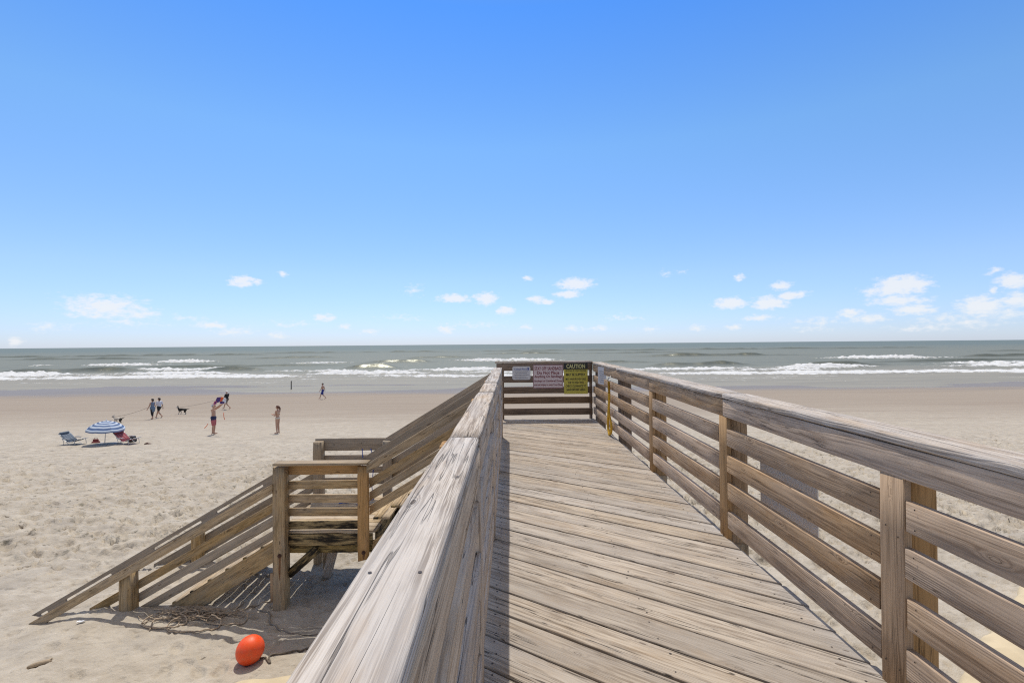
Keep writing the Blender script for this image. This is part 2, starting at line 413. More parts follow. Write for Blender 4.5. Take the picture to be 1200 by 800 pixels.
for y in (.36, 2.24, 3.98, 6.0):
    post('post', XI + .115, y, -.36, 1.12 + lift_r(y), .14, .145, M_TRIM, RR)
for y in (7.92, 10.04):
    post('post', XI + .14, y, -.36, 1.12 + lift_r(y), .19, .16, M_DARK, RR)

# ------------------------------------------------------------------ left railing
RL = thing('wooden_railing', 'near wooden railing left of the boardwalk, its cap board bleached pale and cracked', 'railing', (-.2, 4, 0), 'railings round the boardwalk')
XI2 = -.140
rnd.seed(SEEDL)
cl = [-1.6, 2.13, 4.13, 5.14, 8.36]
for a, b in zip(cl, cl[1:]):
    board('cap_rail', (XI2 - .070, a + .002, 1.169 + rnd.uniform(-.002, .002)), (XI2 - .070, b - .002, 1.169 + rnd.uniform(-.003, .003)), .142, .040, (0, 0, 1), M_CAP, RL, warp=.0025, ch=.009, pith=(rnd.uniform(-.025, .025), .085),
          nails=[(.05, .04), (.05, -.04), (-.05, .04), (-.05, -.04)] + [(q, .045 * s, .004) for q in np.arange(.6, b - a, .62) for s in (1, -1)])
tl = [.36, 2.2, 3.96, 5.98, 8.20]
for y in tl:
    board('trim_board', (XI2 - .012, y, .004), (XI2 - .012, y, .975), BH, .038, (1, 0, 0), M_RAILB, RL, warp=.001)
    post('post', XI2 - .115, y, -.36, 1.145, .14, .14, M_TRIM, RL)
for a, b in [(-1.5, .288), (.432, 2.128), (2.272, 3.888), (4.032, 5.908), (6.052, 8.128)]:
    for z in ZB:
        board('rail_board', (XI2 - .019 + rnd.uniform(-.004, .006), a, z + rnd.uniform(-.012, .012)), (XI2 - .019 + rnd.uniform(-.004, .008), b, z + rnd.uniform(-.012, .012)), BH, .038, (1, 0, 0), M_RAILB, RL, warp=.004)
for a, b in ((-1.5, 2.13), (2.134, 4.13), (4.134, 8.30)):
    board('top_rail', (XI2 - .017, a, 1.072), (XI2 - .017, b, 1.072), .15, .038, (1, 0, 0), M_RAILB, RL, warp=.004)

# ------------------------------------------------------------------ end railing
RE = thing('wooden_railing', 'dark slatted railing closing the seaward end of the boardwalk, signs nailed to it', 'railing', (.8, 10.2, 0), 'railings round the boardwalk')
YE = 10.14
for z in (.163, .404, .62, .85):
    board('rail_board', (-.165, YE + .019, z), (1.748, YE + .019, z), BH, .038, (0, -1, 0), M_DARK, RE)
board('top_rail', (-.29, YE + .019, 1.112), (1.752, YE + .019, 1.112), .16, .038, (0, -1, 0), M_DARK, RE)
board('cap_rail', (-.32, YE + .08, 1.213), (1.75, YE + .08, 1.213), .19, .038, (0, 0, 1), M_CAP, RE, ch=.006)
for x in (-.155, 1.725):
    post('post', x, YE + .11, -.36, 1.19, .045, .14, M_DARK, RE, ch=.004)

# ------------------------------------------------------------------ signs
def text_mesh(body, w, h):
    cu = bpy.data.curves.new('lettering', 'FONT'); cu.body = body; cu.align_x = 'CENTER'; cu.align_y = 'CENTER'; cu.extrude = 0.0; cu.offset = .022
    cu.resolution_u = 3
    o = bpy.data.objects.new('lettering', cu); C.objects.link(o); me = evaluated(o); bpy.data.objects.remove(o); bpy.data.curves.remove(cu)
    n = len(me.vertices); co = np.empty(n * 3, np.float32); me.vertices.foreach_get('co', co); co = co.reshape(-1, 3)
    lo, hi = co.min(0), co.max(0); co[:, 0] = (co[:, 0] - (lo[0] + hi[0]) / 2) * (w / max(hi[0] - lo[0], 1e-6)); co[:, 1] = (co[:, 1] - (lo[1] + hi[1]) / 2) * (h / max(hi[1] - lo[1], 1e-6))
    me.vertices.foreach_set('co', co.ravel()); me.update(); return me
def rrect(w, h, r, z0, z1, n=5):
    pts = []
    for cx, cy, a0 in ((w / 2 - r, h / 2 - r, 0), (-w / 2 + r, h / 2 - r, 90), (-w / 2 + r, -h / 2 + r, 180), (w / 2 - r, -h / 2 + r, 270)):
        for k in range(n):
            a = R(a0 + 90 * k / (n - 1)); pts.append((cx + r * math.cos(a), cy + r * math.sin(a)))
    m = len(pts); v = [(x, y, z0) for x, y in pts] + [(x, y, z1) for x, y in pts]
    f = [tuple(range(m))[::-1], tuple(range(m, 2 * m))] + [(i, (i + 1) % m, m + (i + 1) % m, m + i) for i in range(m)]
    return mesh('panel', v, f)
def sign_frame(x0, x1, z0, z1, y, nrm=(0, -1, 0)):
    Zv = Vector(nrm); Xv = Vector((0, 0, 1)).cross(Zv).normalized(); Yv = Vector((0, 0, 1))
    return Xv, Yv, Zv
def facing(center, nrm, up=(0, 0, 1)):
    Zv = Vector(nrm).normalized(); Xv = Vector(up).cross(Zv).normalized(); Yv = Zv.cross(Xv)
    return Matrix.Translation(center) @ Matrix((Xv, Yv, Zv)).transposed().to_4x4()
def off_m(M, x, y, z): return M @ Matrix.Translation((x, y, z))
def sm(name, col, rough=.5): return plain(name, col, rough, .06, 20, .02)
M_PINK = sm('faded_white_sign', (.60, .50, .49)); M_RED = sm('faded_red_paint', (.17, .012, .025)); M_YEL = sm('faded_yellow_sign', (.50, .44, .07)); M_BLK = sm('black_paint', (.016, .016, .014))
M_SIGNB = sm('blue_print', (.07, .10, .30)); M_SIGNG = sm('grey_print', (.30, .29, .30)); M_GREYS = sm('grey_white_sign', (.56, .55, .55)); M_YTXT = sm('yellow_print', (.62, .58, .25))

c = Vector((.2385, YE - .004, .985)); s1 = thing('sign', 'small pale sign with rounded corners and a blue heading on the end railing', 'sign', c, 'signs on the end railing')
Mf = facing(c, (0, -1, 0)); link('panel', rrect(.385, .285, .04, -.002, .002), M_GREYS, s1, Mf)
link('lettering', text_mesh('Coastal Flood', .27, .035), M_SIGNB, s1, off_m(Mf, -.02, .085, .0035))
link('emblem', rrect(.035, .05, .008, .003, .0042), M_SIGNB, s1, off_m(Mf, .145, .085, 0))
v, f = [], []
for k, (w, dx) in enumerate(((.29, 0), (.26, -.01), (.30, .005), (.24, -.02), (.28, 0))):
    y = .035 - k * .036; i = len(v); v += [(dx - w / 2, y - .006, .0035), (dx + w / 2, y - .006, .0035), (dx + w / 2, y + .006, .0035), (dx - w / 2, y + .006, .0035)]; f.append((i, i + 1, i + 2, i + 3))
link('printed_line', mesh('printed_line', v, f), M_SIGNG, s1, Mf)

c = Vector((.805, YE - .004, .906)); s2 = thing('sign', 'white sign with faded red lettering about keeping off sandbags', 'sign', c, 'signs on the end railing')
Mf = facing(c, (0, -1, 0)); link('panel', rrect(.64, .50, .012, -.002, .002), M_PINK, s2, Mf)
v, f = [], []
for (x0, y0, x1, y1) in ((-.315, .236, .315, .246), (-.315, -.246, .315, -.236), (-.315, -.234, -.306, .234), (.306, -.234, .315, .234)):
    i = len(v); v += [(x0, y0, .0035), (x1, y0, .0035), (x1, y1, .0035), (x0, y1, .0035)]; f.append((i, i + 1, i + 2, i + 3))
link('border', mesh('border', v, f), M_RED, s2, Mf)
for body, w, h, y in (('STAY OFF SANDBAGS', .575, .072, .172), ('Do Not Place', .47, .066, .082), ('Anything On Sandbags', .585, .07, -.003), ('Sandbags are Considered Dunes', .59, .052, -.097), ('and are Subject to same Town Fines', .59, .05, -.178)):
    link('lettering', text_mesh(body, w, h), M_RED, s2, off_m(Mf, 0, y, .0035))

c = Vector((1.392, YE - .006, .861)); s3 = thing('sign', 'yellow caution sign with a black header on the end railing', 'sign', c, 'signs on the end railing')
Mf = facing(c, (0, -1, 0)); link('panel', rrect(.505, .655, .012, -.002, .002), M_YEL, s3, Mf)
link('header', rrect(.505, .135, .012, .0022, .0034), M_BLK, s3, off_m(Mf, 0, .26, 0))
link('lettering', text_mesh('CAUTION', .395, .085), M_YTXT, s3, off_m(Mf, 0, .26, .0045))
for body, w, h, y in (('USE STAIRS AT YOUR OWN RISK', .44, .036, .165), ('MAY BE SLIPPERY', .41, .058, .083), ('MAY HAVE BROKEN RAILS', .43, .045, -.012), ('DUE TO HIGH TIDES', .33, .045, -.085), ('CHECK CLEARANCE TO', .43, .048, -.158), ('SAND BEFORE USING', .40, .055, -.233)):
    link('lettering', text_mesh(body, w, h), M_BLK, s3, off_m(Mf, 0, y, .0035))

c = Vector((XI - .014, 9.06, .985)); s4 = thing('sign', 'small white notice on the right railing near the far corner', 'sign', c)
Mf = facing(c, (-1, -.16, 0)); link('panel', rrect(.44, .33, .01, -.002, .002), M_GREYS, s4, Mf)
v, f = [], []
for k in range(6):
    w = .30 - .03 * (k % 3); y = .08 - k * .04; i = len(v); v += [(-w / 2, y - .007, .0035), (w / 2, y - .007, .0035), (w / 2, y + .007, .0035), (-w / 2, y + .007, .0035)]; f.append((i, i + 1, i + 2, i + 3))
link('printed_line', mesh('printed_line', v, f), M_SIGNG, s4, Mf)

c = Vector((XI + .205, 3.40, .555)); s5 = thing('notice_board', 'white panel seen from behind on the outer side of the right railing', 'sign', c)
Mf = facing(c, (-1, 0, 0)); link('panel', rrect(.70, .50, .012, -.003, .003), M_WSIGN, s5, Mf)

# yellow rope on a hook
hx, hy, hz = XI - .012, 8.18, .99
rp = thing('yellow_rope', 'yellow rope looped over a steel hook on the right railing', 'rope', (hx, hy, hz))
th = [(hx + .012, hy, hz + .03), (hx - .03, hy - .01, hz + .035), (hx - .06, hy, hz + .01), (hx - .065, hy + .03, hz - .03), (hx - .04, hy + .05, hz - .055), (hx - .02, hy + .04, hz - .03)]
tubes('hook', [spline(th, 6)], .009, M_STEEL, rp)
top = Vector((hx - .05, hy + .04, hz - .045))
pl = []
for s, sw in ((-1, .15), (1, .16), (-1, .10), (1, .11)):
    b = Vector((hx - .03, hy + .08 + s * sw, .03 + rnd.uniform(-.01, .05)))
    pl.append(spline([top + Vector((0, s * .012, 0)), top + Vector((.01, s * .025 + .01, -.25)), top + Vector((.0, s * .03 + .02, -.52)), b + Vector((0, s * .01, .14)), b + Vector((0, -s * sw * .4, .01)), (b.x, hy + .08, b.z - .018)], 6))
tubes('rope', pl, .017, M_ROPE_Y, rp)

# ------------------------------------------------------------------ staircase
rnd.seed(77)
ST = thing('staircase', 'wooden staircase with a landing going down from the boardwalk to the sand', 'staircase', (-3.3, 9.2, -1.65))
YN, YF, ZL = 8.30, 10.22, -1.655
def zl(x): return -.79 + .5600 * (x + 4.14)        # top of the lower near handrail
def zu(x): return -.455 + .600 * (x + 2.50)        # top of the upper near handrail
SLOPE_L, SLOPE_U = .56, .60
def slope_board(name, x0, x1, ztop_fn, y, slope, mat, w=.14, t=.038, dz=0, parent=ST, plumb=True, **kw):
    vh = w * math.sqrt(1 + slope * slope)
    e = (slope, slope) if plumb else None
    return board(name, (x0, y, ztop_fn(x0) + dz - vh / 2), (x1, y, ztop_fn(x1) + dz - vh / 2), w, t, (0, -1, 0), mat, parent, ends=e, **kw)
# posts of the lower flight and landing
def big_post(x, y, z0, z1, s, mat, lab=None, name='post'):
    return post(name, x, y, z0, z1, s, s, mat, ST, ch=.014, label=lab)
corner_post = big_post(-4.03, YN + .105, -3.25, -.50, .213, M_STAIR)
v, f = [], []   # bevelled head of the corner post
big_post(-6.695, YN + .105, -3.3, zl(-6.7) - .09, .205, M_STAIR)
big_post(-6.6, YF - .1, -3.3, zl(-6.6) - .02, .19, M_STAIR)
big_post(-4.06, YF - .08, -3.3, -.42, .19, M_STAIRG)
big_post(-2.62, YF - .06, -3.3, -.42, .17, M_STAIRG)
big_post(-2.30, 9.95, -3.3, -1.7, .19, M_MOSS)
rp_ = board('post', (-2.575, YN + .045, -.50), (-2.575, YN + .045, -2.12), .185, .085, (0, -1, 0), M_TRIM, ST, ch=.01, ends=(0, -.25))
board('splice_board', (-4.165, YN + .09, -2.36), (-4.165, YN + .09, -2.86), .10, .038, (0, -1, 0), M_TRIM, ST)
# bolts
for x, z, po in ((-4.01, -2.02, corner_post), (-2.56, -1.98, rp_)):
    v, f = [], []
    tube_geo(v, f, [(x, YN - .018, z), (x, YN + .002, z)], .034, 10)
    tube_geo(v, f, [(x, YN - .03, z), (x, YN - .016, z)], .018, 6)
    link('bolt', mesh('bolt', v, f), M_RUST, po)
def streak_mat():
    t = NT('rust_streak'); p = t.n('ShaderNodeTexCoord').outputs['Object']; n = t.noise(p, 25, 3)
    return t.end(t.mix(n, (.10, .045, .02), (.24, .12, .05)), .9)
M_STREAK = streak_mat()
for x, z, h, po in ((-4.01, -2.03, .42, corner_post), (-2.56, -1.99, .12, rp_)):
    v, f = [], []
    for i in range(7):
        t_ = i / 6; wv = (.020 - .012 * t_) * (1 + .25 * math.sin(9 * t_ + x)); q = .0035 * math.sin(7 * t_)
        v += [(x + q - wv, YN - .0035, z - h * t_), (x + q + wv, YN - .0035, z - h * t_), (x + q - wv, YN - .0005, z - h * t_), (x + q + wv, YN - .0005, z - h * t_)]
        if i: b = len(v) - 8; f += [(b, b + 4, b + 5, b + 1), (b, b + 2, b + 6, b + 4), (b + 1, b + 5, b + 7, b + 3)]
    link('rust_streak', mesh('rust_streak', v, f), M_STREAK, po)
# landing near rail
board('cap_rail', (-4.09, YN + .04, -.437), (-2.47, YN + .04, -.437), .235, .042, (0, 0, 1), M_STAIRG, ST, ch=.006, warp=.001)
board('top_rail', (-3.92, YN + .165, -.565), (-2.66, YN + .165, -.565), .20, .038, (0, -1, 0), M_TRIM, ST)
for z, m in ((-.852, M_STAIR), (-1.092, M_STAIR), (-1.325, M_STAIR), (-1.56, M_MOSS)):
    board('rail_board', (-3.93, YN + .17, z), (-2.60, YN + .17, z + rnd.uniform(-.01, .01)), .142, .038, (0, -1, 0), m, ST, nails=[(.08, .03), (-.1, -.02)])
# landing near-left and far rails
board('top_rail', (-4.16, YF, -.505), (-2.55, YF, -.505), .265, .038, (0, -1, 0), M_STAIRG, ST, ch=.01, nails=[(.4, .0, .012), (.98, .02, .01)])
for z in (-.80, -1.04, -1.28):
    board('rail_board', (-4.16, YF, z), (-2.55, YF, z), .14, .038, (0, -1, 0), M_STAIRG, ST)
# landing floor and frame
for i in range(10):
    y = YN + .13 + i * .20
    board('landing_board', (-4.02 + (.1 if i < 1 else -.12), y + .10, ZL - .019), (-2.40, y + .10, ZL - .019), .19, .038, (0, 0, 1), M_TREAD, ST)
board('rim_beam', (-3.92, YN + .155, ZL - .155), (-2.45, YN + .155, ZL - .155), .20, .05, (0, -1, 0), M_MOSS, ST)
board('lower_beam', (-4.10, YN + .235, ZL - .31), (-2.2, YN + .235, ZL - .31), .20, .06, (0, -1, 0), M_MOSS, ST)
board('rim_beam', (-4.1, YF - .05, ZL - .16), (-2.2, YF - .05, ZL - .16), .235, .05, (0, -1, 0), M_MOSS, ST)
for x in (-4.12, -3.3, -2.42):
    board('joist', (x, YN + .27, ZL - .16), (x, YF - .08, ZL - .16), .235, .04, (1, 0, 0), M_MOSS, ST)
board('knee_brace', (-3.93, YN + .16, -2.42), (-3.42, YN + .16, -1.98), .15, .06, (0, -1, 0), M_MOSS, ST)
big_post(-3.72, 9.62, -3.3, ZL - .24, .10, M_STAIR)
board('brace', (-3.70, 9.50, -3.08), (-3.38, 9.50, -1.9), .19, .04, (-.3, -1, 0), M_CAP, ST)
# stringers
def stringer(x0, z0, x1, z1, y, mat, foot=True):
    X = [(x0, z0), (x1, z1)]; sl = (z1 - z0) / (x1 - x0); d = .37
    if foot:
        zb = -3.05; xa = x1 - (z1 - zb) / sl; xb = x1 - (z1 - d - zb) / sl
        pts = [(xa, zb), (xb, zb), (x1, z1 - d), (x1, z1)]
    else: pts = [(x0, z0), (x0, z0 - d), (x1, z1 - d), (x1, z1)]
    n = len(pts); v = [(px_, y - .025, pz_) for px_, pz_ in pts] + [(px_, y + .025, pz_) for px_, pz_ in pts]
    f = [tuple(range(n)), tuple(range(n, 2 * n))[::-1]] + [(i, i + n, (i + 1) % n + n, (i + 1) % n) for i in range(n)]
    me = mesh('stringer', v, f)
    # grain along the slope
    a = math.atan(sl); co = [(p[0] * math.cos(a) + p[2] * math.sin(a), -p[0] * math.sin(a) + p[2] * math.cos(a), p[1]) for p in v]
    at_ = me.attributes.new('grain', 'FLOAT_VECTOR', 'POINT'); xo = rnd.uniform(0, 40); zo = -co[0][1]
    at_.data.foreach_set('vector', np.array([(q[0] + xo, q[1] + zo + .05, q[2] - y + .05) for q in co], np.float32).ravel())
    tt = me.attributes.new('tint', 'FLOAT', 'POINT'); tt.data.foreach_set('value', np.full(len(v), .5, np.float32))
    bm = bmesh.new(); bm.from_mesh(me); bmesh.ops.recalc_face_normals(bm, faces=bm.faces); bm.to_mesh(me); bm.free()
    return link('stringer', me, mat, ST)
SL = .61
for y in (YN + .19, YF - .22):
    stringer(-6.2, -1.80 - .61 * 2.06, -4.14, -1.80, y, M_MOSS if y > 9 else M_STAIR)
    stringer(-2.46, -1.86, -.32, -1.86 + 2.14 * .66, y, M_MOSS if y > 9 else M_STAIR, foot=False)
def treads(xs, zs, n):
    for i in range(n):
        x, z = xs + i * .311, zs[i]
        for k in range(2):
            board('tread', (x + .075 + k * .152, YN + .222, z), (x + .075 + k * .152, YF - .25, z), .145, .038, (0, 0, 1), M_TREAD, ST, ch=.006)
        board('cleat', (x + .02, YN + .19, z + .012), (x + .10, YN + .19, z + .012), .035, .046, (0, -1, 0), M_MOSS, ST)
treads(-4.14 - 6 * .311, [-1.80 - .19 * (6 - i) + .02 for i in range(6)], 6)
treads(-2.46, [-1.655 + .2056 * (i + 1) - .02 for i in range(7)], 7)
# lower flight near side
slope_board('handrail', -8.30, -4.12, zl, YN - .020, SLOPE_L, M_STAIR, nails=[(.9, 0), (2.6, 0)], warp=.0015, plumb=True)
for dz in (-.345, -.575, -.825):
    xe = -4.14 + (-3.02 - (-.79 + dz)) / .57 - .03
    slope_board('rail_board', xe, -3.95, zl, YN + .228, SLOPE_L, M_STAIRG if dz < -.5 else M_STAIR, dz=dz, warp=.0015)
# lower flight far side
slope_board('handrail', -8.0, -4.1, zl, YF - .02, SLOPE_L, M_STAIRG, dz=.0)
for dz in (-.27, -.52, -.76):
    xe = -4.14 + (-3.04 - (-.79 + dz)) / .57
    slope_board('rail_board', xe, -4.1, zl, YF + .02, SLOPE_L, M_STAIRG, dz=dz)
# upper flight near side
slope_board('handrail', -2.49, -.33, zu, YN - .020, SLOPE_U, M_STAIR, warp=.0015)
for dz in (-.30, -.53, -.77):
    slope_board('rail_board', -2.50, -.36, zu, YN + .17, SLOPE_U, M_STAIR, dz=dz, warp=.0015)
def zuf(x): return -.385 + .607 * (x + 2.68)
slope_board('handrail', -2.68, -.30, zuf, YF - .02, SLOPE_U, M_STAIRG)
for dz in (-.27, -.52, -.77):
    slope_board('rail_board', -2.55, -.30, zuf, YF + .02, SLOPE_U, M_STAIRG, dz=dz)
# slotted grab boards (routed hand holds)
def slotted(x0, z0, x1, z1, y, slots, w, mat, cut=True, t=.036, sc=.078, sw=.044):
    L = math.hypot(x1 - x0, z1 - z0); ca = (x1 - x0) / L
    cu = bpy.data.curves.new('grab_board', 'CURVE'); cu.dimensions = '2D'; cu.fill_mode = 'BOTH'; cu.extrude = t / 2 - .004; cu.bevel_depth = .004; cu.bevel_resolution = 1
    def poly(pts):
        s = cu.splines.new('POLY'); s.points.add(len(pts) - 1)
        for p, q in zip(s.points, pts): p.co = (q[0], q[1], 0, 1)
        s.use_cyclic_u = True
    m = (z1 - z0) / (x1 - x0)
    poly([(0, 0), (m * w, -w), (L, -w), (L, 0)])
    for a, b in slots:
        A, B = (a - x0) / ca, (b - x0) / ca; r = sw / 2; pts = []
        for k in range(7): th = math.pi / 2 + math.pi * k / 6; pts.append((A + r + r * math.cos(th), -sc + r * math.sin(th)))
        for k in range(7): th = -math.pi / 2 + math.pi * k / 6; pts.append((B - r + r * math.cos(th), -sc + r * math.sin(th)))
        poly(pts[::-1])
    o = bpy.data.objects.new('grab_board', cu); C.objects.link(o); me = evaluated(o); bpy.data.objects.remove(o)
    set_grain(me, pith=(.12, .05))
    X = Vector((x1 - x0, 0, z1 - z0)).normalized(); Z = Vector((0, -1, 0)); Yv = Z.cross(X)
    M = Matrix.Translation((x0, y, z0)) @ Matrix((X, Yv, Z)).transposed().to_4x4()
    return link('grab_board', me, mat, ST, M)
slotted(-8.62, -3.193, -4.12, -.615, YN + .275, [(-8.44, -8.29), (-7.98, -7.16), (-6.42, -5.56), (-5.30, -4.46)], .21, M_STAIRG)
slotted(-2.72, -.455, -.36, .96, YN + .26, [(-2.05, -.83)], .24, M_STAIRG, sc=.14, sw=.055)

# blue cord on the landing
pts = lambda *a: spline(a, 6)
bc = thing('blue_cord', 'thin blue cord hanging from the far rail of the stair landing', 'cord', (-2.9, YF - .04, -.5))
tubes('cord', [pts((-3.16, YF - .03, -.60), (-3.15, YF - .03, -.9), (-3.18, YF - .03, -1.25), (-3.12, YF - .06, -1.52), (-3.0, YF - .2, ZL + .015), (-3.15, YF - .45, ZL + .012)),
               pts((-2.98, YF - .03, -.60), (-2.95, YF - .03, -.72), (-2.93, YF - .03, -1.05), (-2.96, YF - .03, -1.4), (-2.9, YF - .1, ZL + .012), (-3.2, YF - .25, ZL + .012), (-3.55, YF - .35, ZL + .012))], .009, M_CORD_B, bc, 5)

# ------------------------------------------------------------------ sand
def sand_height(X, Y):
    z = np.interp(Y, PY, PZ)
    right = sstep(-1, 4, X)
    z = z - .17 * (1 - sstep(-8.3, -6.9, X)) * (1 - sstep(9.5, 13, Y))
    churn = sstep(8.6, 11.5, Y) * (1 - sstep(17.5, 25 + 9 * right, Y + 3 * (fbm(X * .15, Y * .15, 90, 3) - .5)))
    churn = np.maximum(churn, .24 * (1 - sstep(11, 13, Y))) + .30 * right * (1 - sstep(12, 30, Y))
    churn = churn * (.55 + .9 * fbm(X * .22 + 4, Y * .22, 31, 2))
    flat = 1 - sstep(30, 60, Y)
    flat = flat * (.15 + .85 * sstep(9.5, 17, Y))
    z = z + (fbm(X * .12, Y * .12, 3, 3) - .5) * .22 * flat
    z = z + churn * ((fbm(X * .75, Y * .75, 7, 3) - .5) * .18 + (fbm(X * 2.0, Y * 3.4, 11, 4) - .5) * .17 + (fbm(X * 6., Y * 9., 13, 2) - .5) * .07)
    # footprints and scuffs
    for cs, dep, rad, sd in ((.46, .085, .12, 50), (1.05, .10, .19, 60), (.24, .06, .06, 70)):
        gx, gy = np.floor(X / cs), np.floor(Y / cs); tot = np.zeros_like(X)
        for ox in (-1, 0, 1):
            for oy in (-1, 0, 1):
                cx_, cy_ = gx + ox, gy + oy
                jx, jy, on = _h(cx_, cy_, sd), _h(cx_, cy_, sd + 1), _h(cx_, cy_, sd + 2)
                an = _h(cx_, cy_, sd + 3) * 6.28
                dx, dy = X - (cx_ + jx) * cs, Y - (cy_ + jy) * cs
                a = dx * np.cos(an) + dy * np.sin(an); b = -dx * np.sin(an) + dy * np.cos(an)
                q = np.sqrt((a / 1.35) ** 2 + (b / .75) ** 2) / rad
                pit = -np.exp(-(q * 1.2) ** 6) + .45 * np.exp(-((q - 1.25) / .3) ** 2)
                tot = tot + pit * (on > .55) * (.3 + 1.2 * on)
        z = z + churn * dep * tot
    # wind ripples close to the stairs, and faint bars on the flat beach
    z = z + .012 * (1 - sstep(9, 14, Y)) * (fbm(X * 5 + Y, Y * 3, 19, 3) - .5) * 2
    z = z + .16 * sstep(50, 62, Y) * (1 - sstep(78, 92, Y)) * (fbm(X * .035, Y * .12, 23, 4) - .5) * 2
    return z
def polar(name, r, th, hfun, keep=None, attrs=None, center=None):
    RR_, TT = np.meshgrid(r, th, indexing='ij'); X = RR_ * np.sin(TT); Y = RR_ * np.cos(TT)
    Z, at_ = hfun(X, Y)
    nr, nt = X.shape; idx = np.arange(nr * nt).reshape(nr, nt)
    q = np.stack([idx[:-1, :-1], idx[:-1, 1:], idx[1:, 1:], idx[1:, :-1]], -1).reshape(-1, 4)[:, ::-1]
    if keep is not None:
        k = keep(X, Y).ravel(); q = q[k[q].all(1)]
        used = np.unique(q); remap = np.full(nr * nt, -1); remap[used] = np.arange(len(used)); q = remap[q]
    else: used = np.arange(nr * nt)
    co = np.column_stack([X.ravel(), Y.ravel(), Z.ravel()])[used]
    me = bpy.data.meshes.new(name); me.vertices.add(len(co)); me.vertices.foreach_set('co', co.astype(np.float32).ravel())
    me.loops.add(q.size); me.loops.foreach_set('vertex_index', q.astype(np.int32).ravel())
    me.polygons.add(len(q)); me.polygons.foreach_set('loop_start', np.arange(0, q.size, 4, dtype=np.int32))
    me.polygons.foreach_set('use_smooth', np.ones(len(q), bool)); me.update(calc_edges=True)
    for k, a in (at_ or {}).items():
        A = me.attributes.new(k, 'FLOAT', 'POINT'); A.data.foreach_set('value', a.ravel()[used].astype(np.float32))
    return me
def sand_mat():
    t = NT('beach_sand'); pos = t.n('ShaderNodeNewGeometry').outputs['Position']; x, y, z = t.xyz(pos)
    big = t.noise(pos, .35, 4, .55); mid = t.noise(pos, 2.2, 4, .6); fine = t.noise(pos, 55, 3, .7); grain = t.noise(pos, 260, 2, .7)
    col = t.mix(t.step(mid, .32, .68), (.40, .353, .285), (.51, .460, .380))
    col = t.mix(t.math('MULTIPLY', t.step(big, .42, .62), .55), col, (.45, .402, .328))
    col = t.mix(t.math('MULTIPLY', t.step(fine, .35, .75), .30), col, (.33, .275, .21))
    col = t.mix(t.math('MULTIPLY', t.step(grain, .62, .72), .35), col, (.22, .18, .14))
    dash = t.noise(t.comb(t.math('MULTIPLY', x, 3.2), t.math('MULTIPLY', y, 6.5), t.math('MULTIPLY', z, 3.)), 1, 5, .68)
    dry0 = t.step(y, 34, 22)
    col = t.mix(t.math('MULTIPLY', t.step(dash, .52, .70), t.math('MULTIPLY', dry0, .55)), col, (.255, .220, .175))
    col = t.mix(t.math('MULTIPLY', t.step(dash, .46, .30), t.math('MULTIPLY', dry0, .45)), col, (.56, .505, .435))
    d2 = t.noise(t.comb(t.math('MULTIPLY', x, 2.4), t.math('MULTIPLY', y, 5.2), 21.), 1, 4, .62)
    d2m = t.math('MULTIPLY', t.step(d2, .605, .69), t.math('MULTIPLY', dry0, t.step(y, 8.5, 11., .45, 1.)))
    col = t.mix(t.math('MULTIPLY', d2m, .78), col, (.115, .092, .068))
    gp = t.noise(t.comb(t.math('MULTIPLY', x, .55), t.math('MULTIPLY', y, 1.0), 8.), 1, 4, .6)
    col = t.mix(t.math('MULTIPLY', t.step(gp, .52, .68), t.math('MULTIPLY', dry0, .40)), col, (.32, .292, .255))
    # damp, then wet, sand towards the water
    w = t.noise(t.comb(t.math('MULTIPLY', x, .05), t.math('MULTIPLY', y, .35), 0.), 1, 4, .6)
    yn = t.math('ADD', y, t.math('MULTIPLY', t.math('SUBTRACT', w, .5), 16.))
    col = t.mix(t.step(yn, 24, 46), col, (.325, .274, .218))
    streaks = t.noise(t.comb(t.math('MULTIPLY', x, .06), t.math('MULTIPLY', y, .9), 4.), 1, 4, .65)
    col = t.mix(t.math('MULTIPLY', t.step(yn, 28, 40), t.math('MULTIPLY', t.step(streaks, .48, .62), .35)), col, (.27, .215, .17))
    wet = t.step(yn, 55, 66)
    col = t.mix(wet, col, (.235, .205, .175))
    # shell and weed specks
    vo = t.n('ShaderNodeTexVoronoi'); t.put(vo.inputs['Vector'], t.vmath('MULTIPLY', pos, (.75, 1.25, .2))); vo.inputs['Scale'].default_value = 4.2
    sp = t.math('MULTIPLY', t.step(vo.outputs['Distance'], .16, .07), t.math('GREATER_THAN', t.xyz(vo.outputs['Color'])[0], .70))
    sp = t.math('MULTIPLY', sp, t.step(t.noise(pos, .5, 3), .45, .6)); sp = t.math('MULTIPLY', sp, t.step(y, 40, 24))
    col = t.mix(t.math('MULTIPLY', sp, .75), col, (.10, .08, .06))
    wd = t.noise(t.comb(t.math('MULTIPLY', x, 1.7), t.math('MULTIPLY', y, 3.0), 1.), 2.2, 5, .72)
    wm = t.math('MULTIPLY', t.step(wd, .575, .65), t.math('MULTIPLY', t.step(y, 9, 12), t.step(y, 30, 20)))
    col = t.mix(t.math('MULTIPLY', wm, .72), col, (.135, .125, .095))
    rough = t.step(wet, 0, 1, .95, .42)
    h = t.math('ADD', t.math('MULTIPLY', t.noise(pos, 14, 4, .6), .8), t.math('MULTIPLY', fine, .25))
    dry = t.step(y, 62, 20, .02, 1.)
    return t.end(col, rough, t.bump(t.math('MULTIPLY', h, dry), .9, .035), **{'Specular IOR Level': t.step(wet, 0, 1, .12, .05)})
th = np.concatenate([np.radians(np.arange(-180, -64, 4.)), np.radians(np.arange(-64, 64, .165)), np.radians(np.arange(64, 180.01, 4.))])
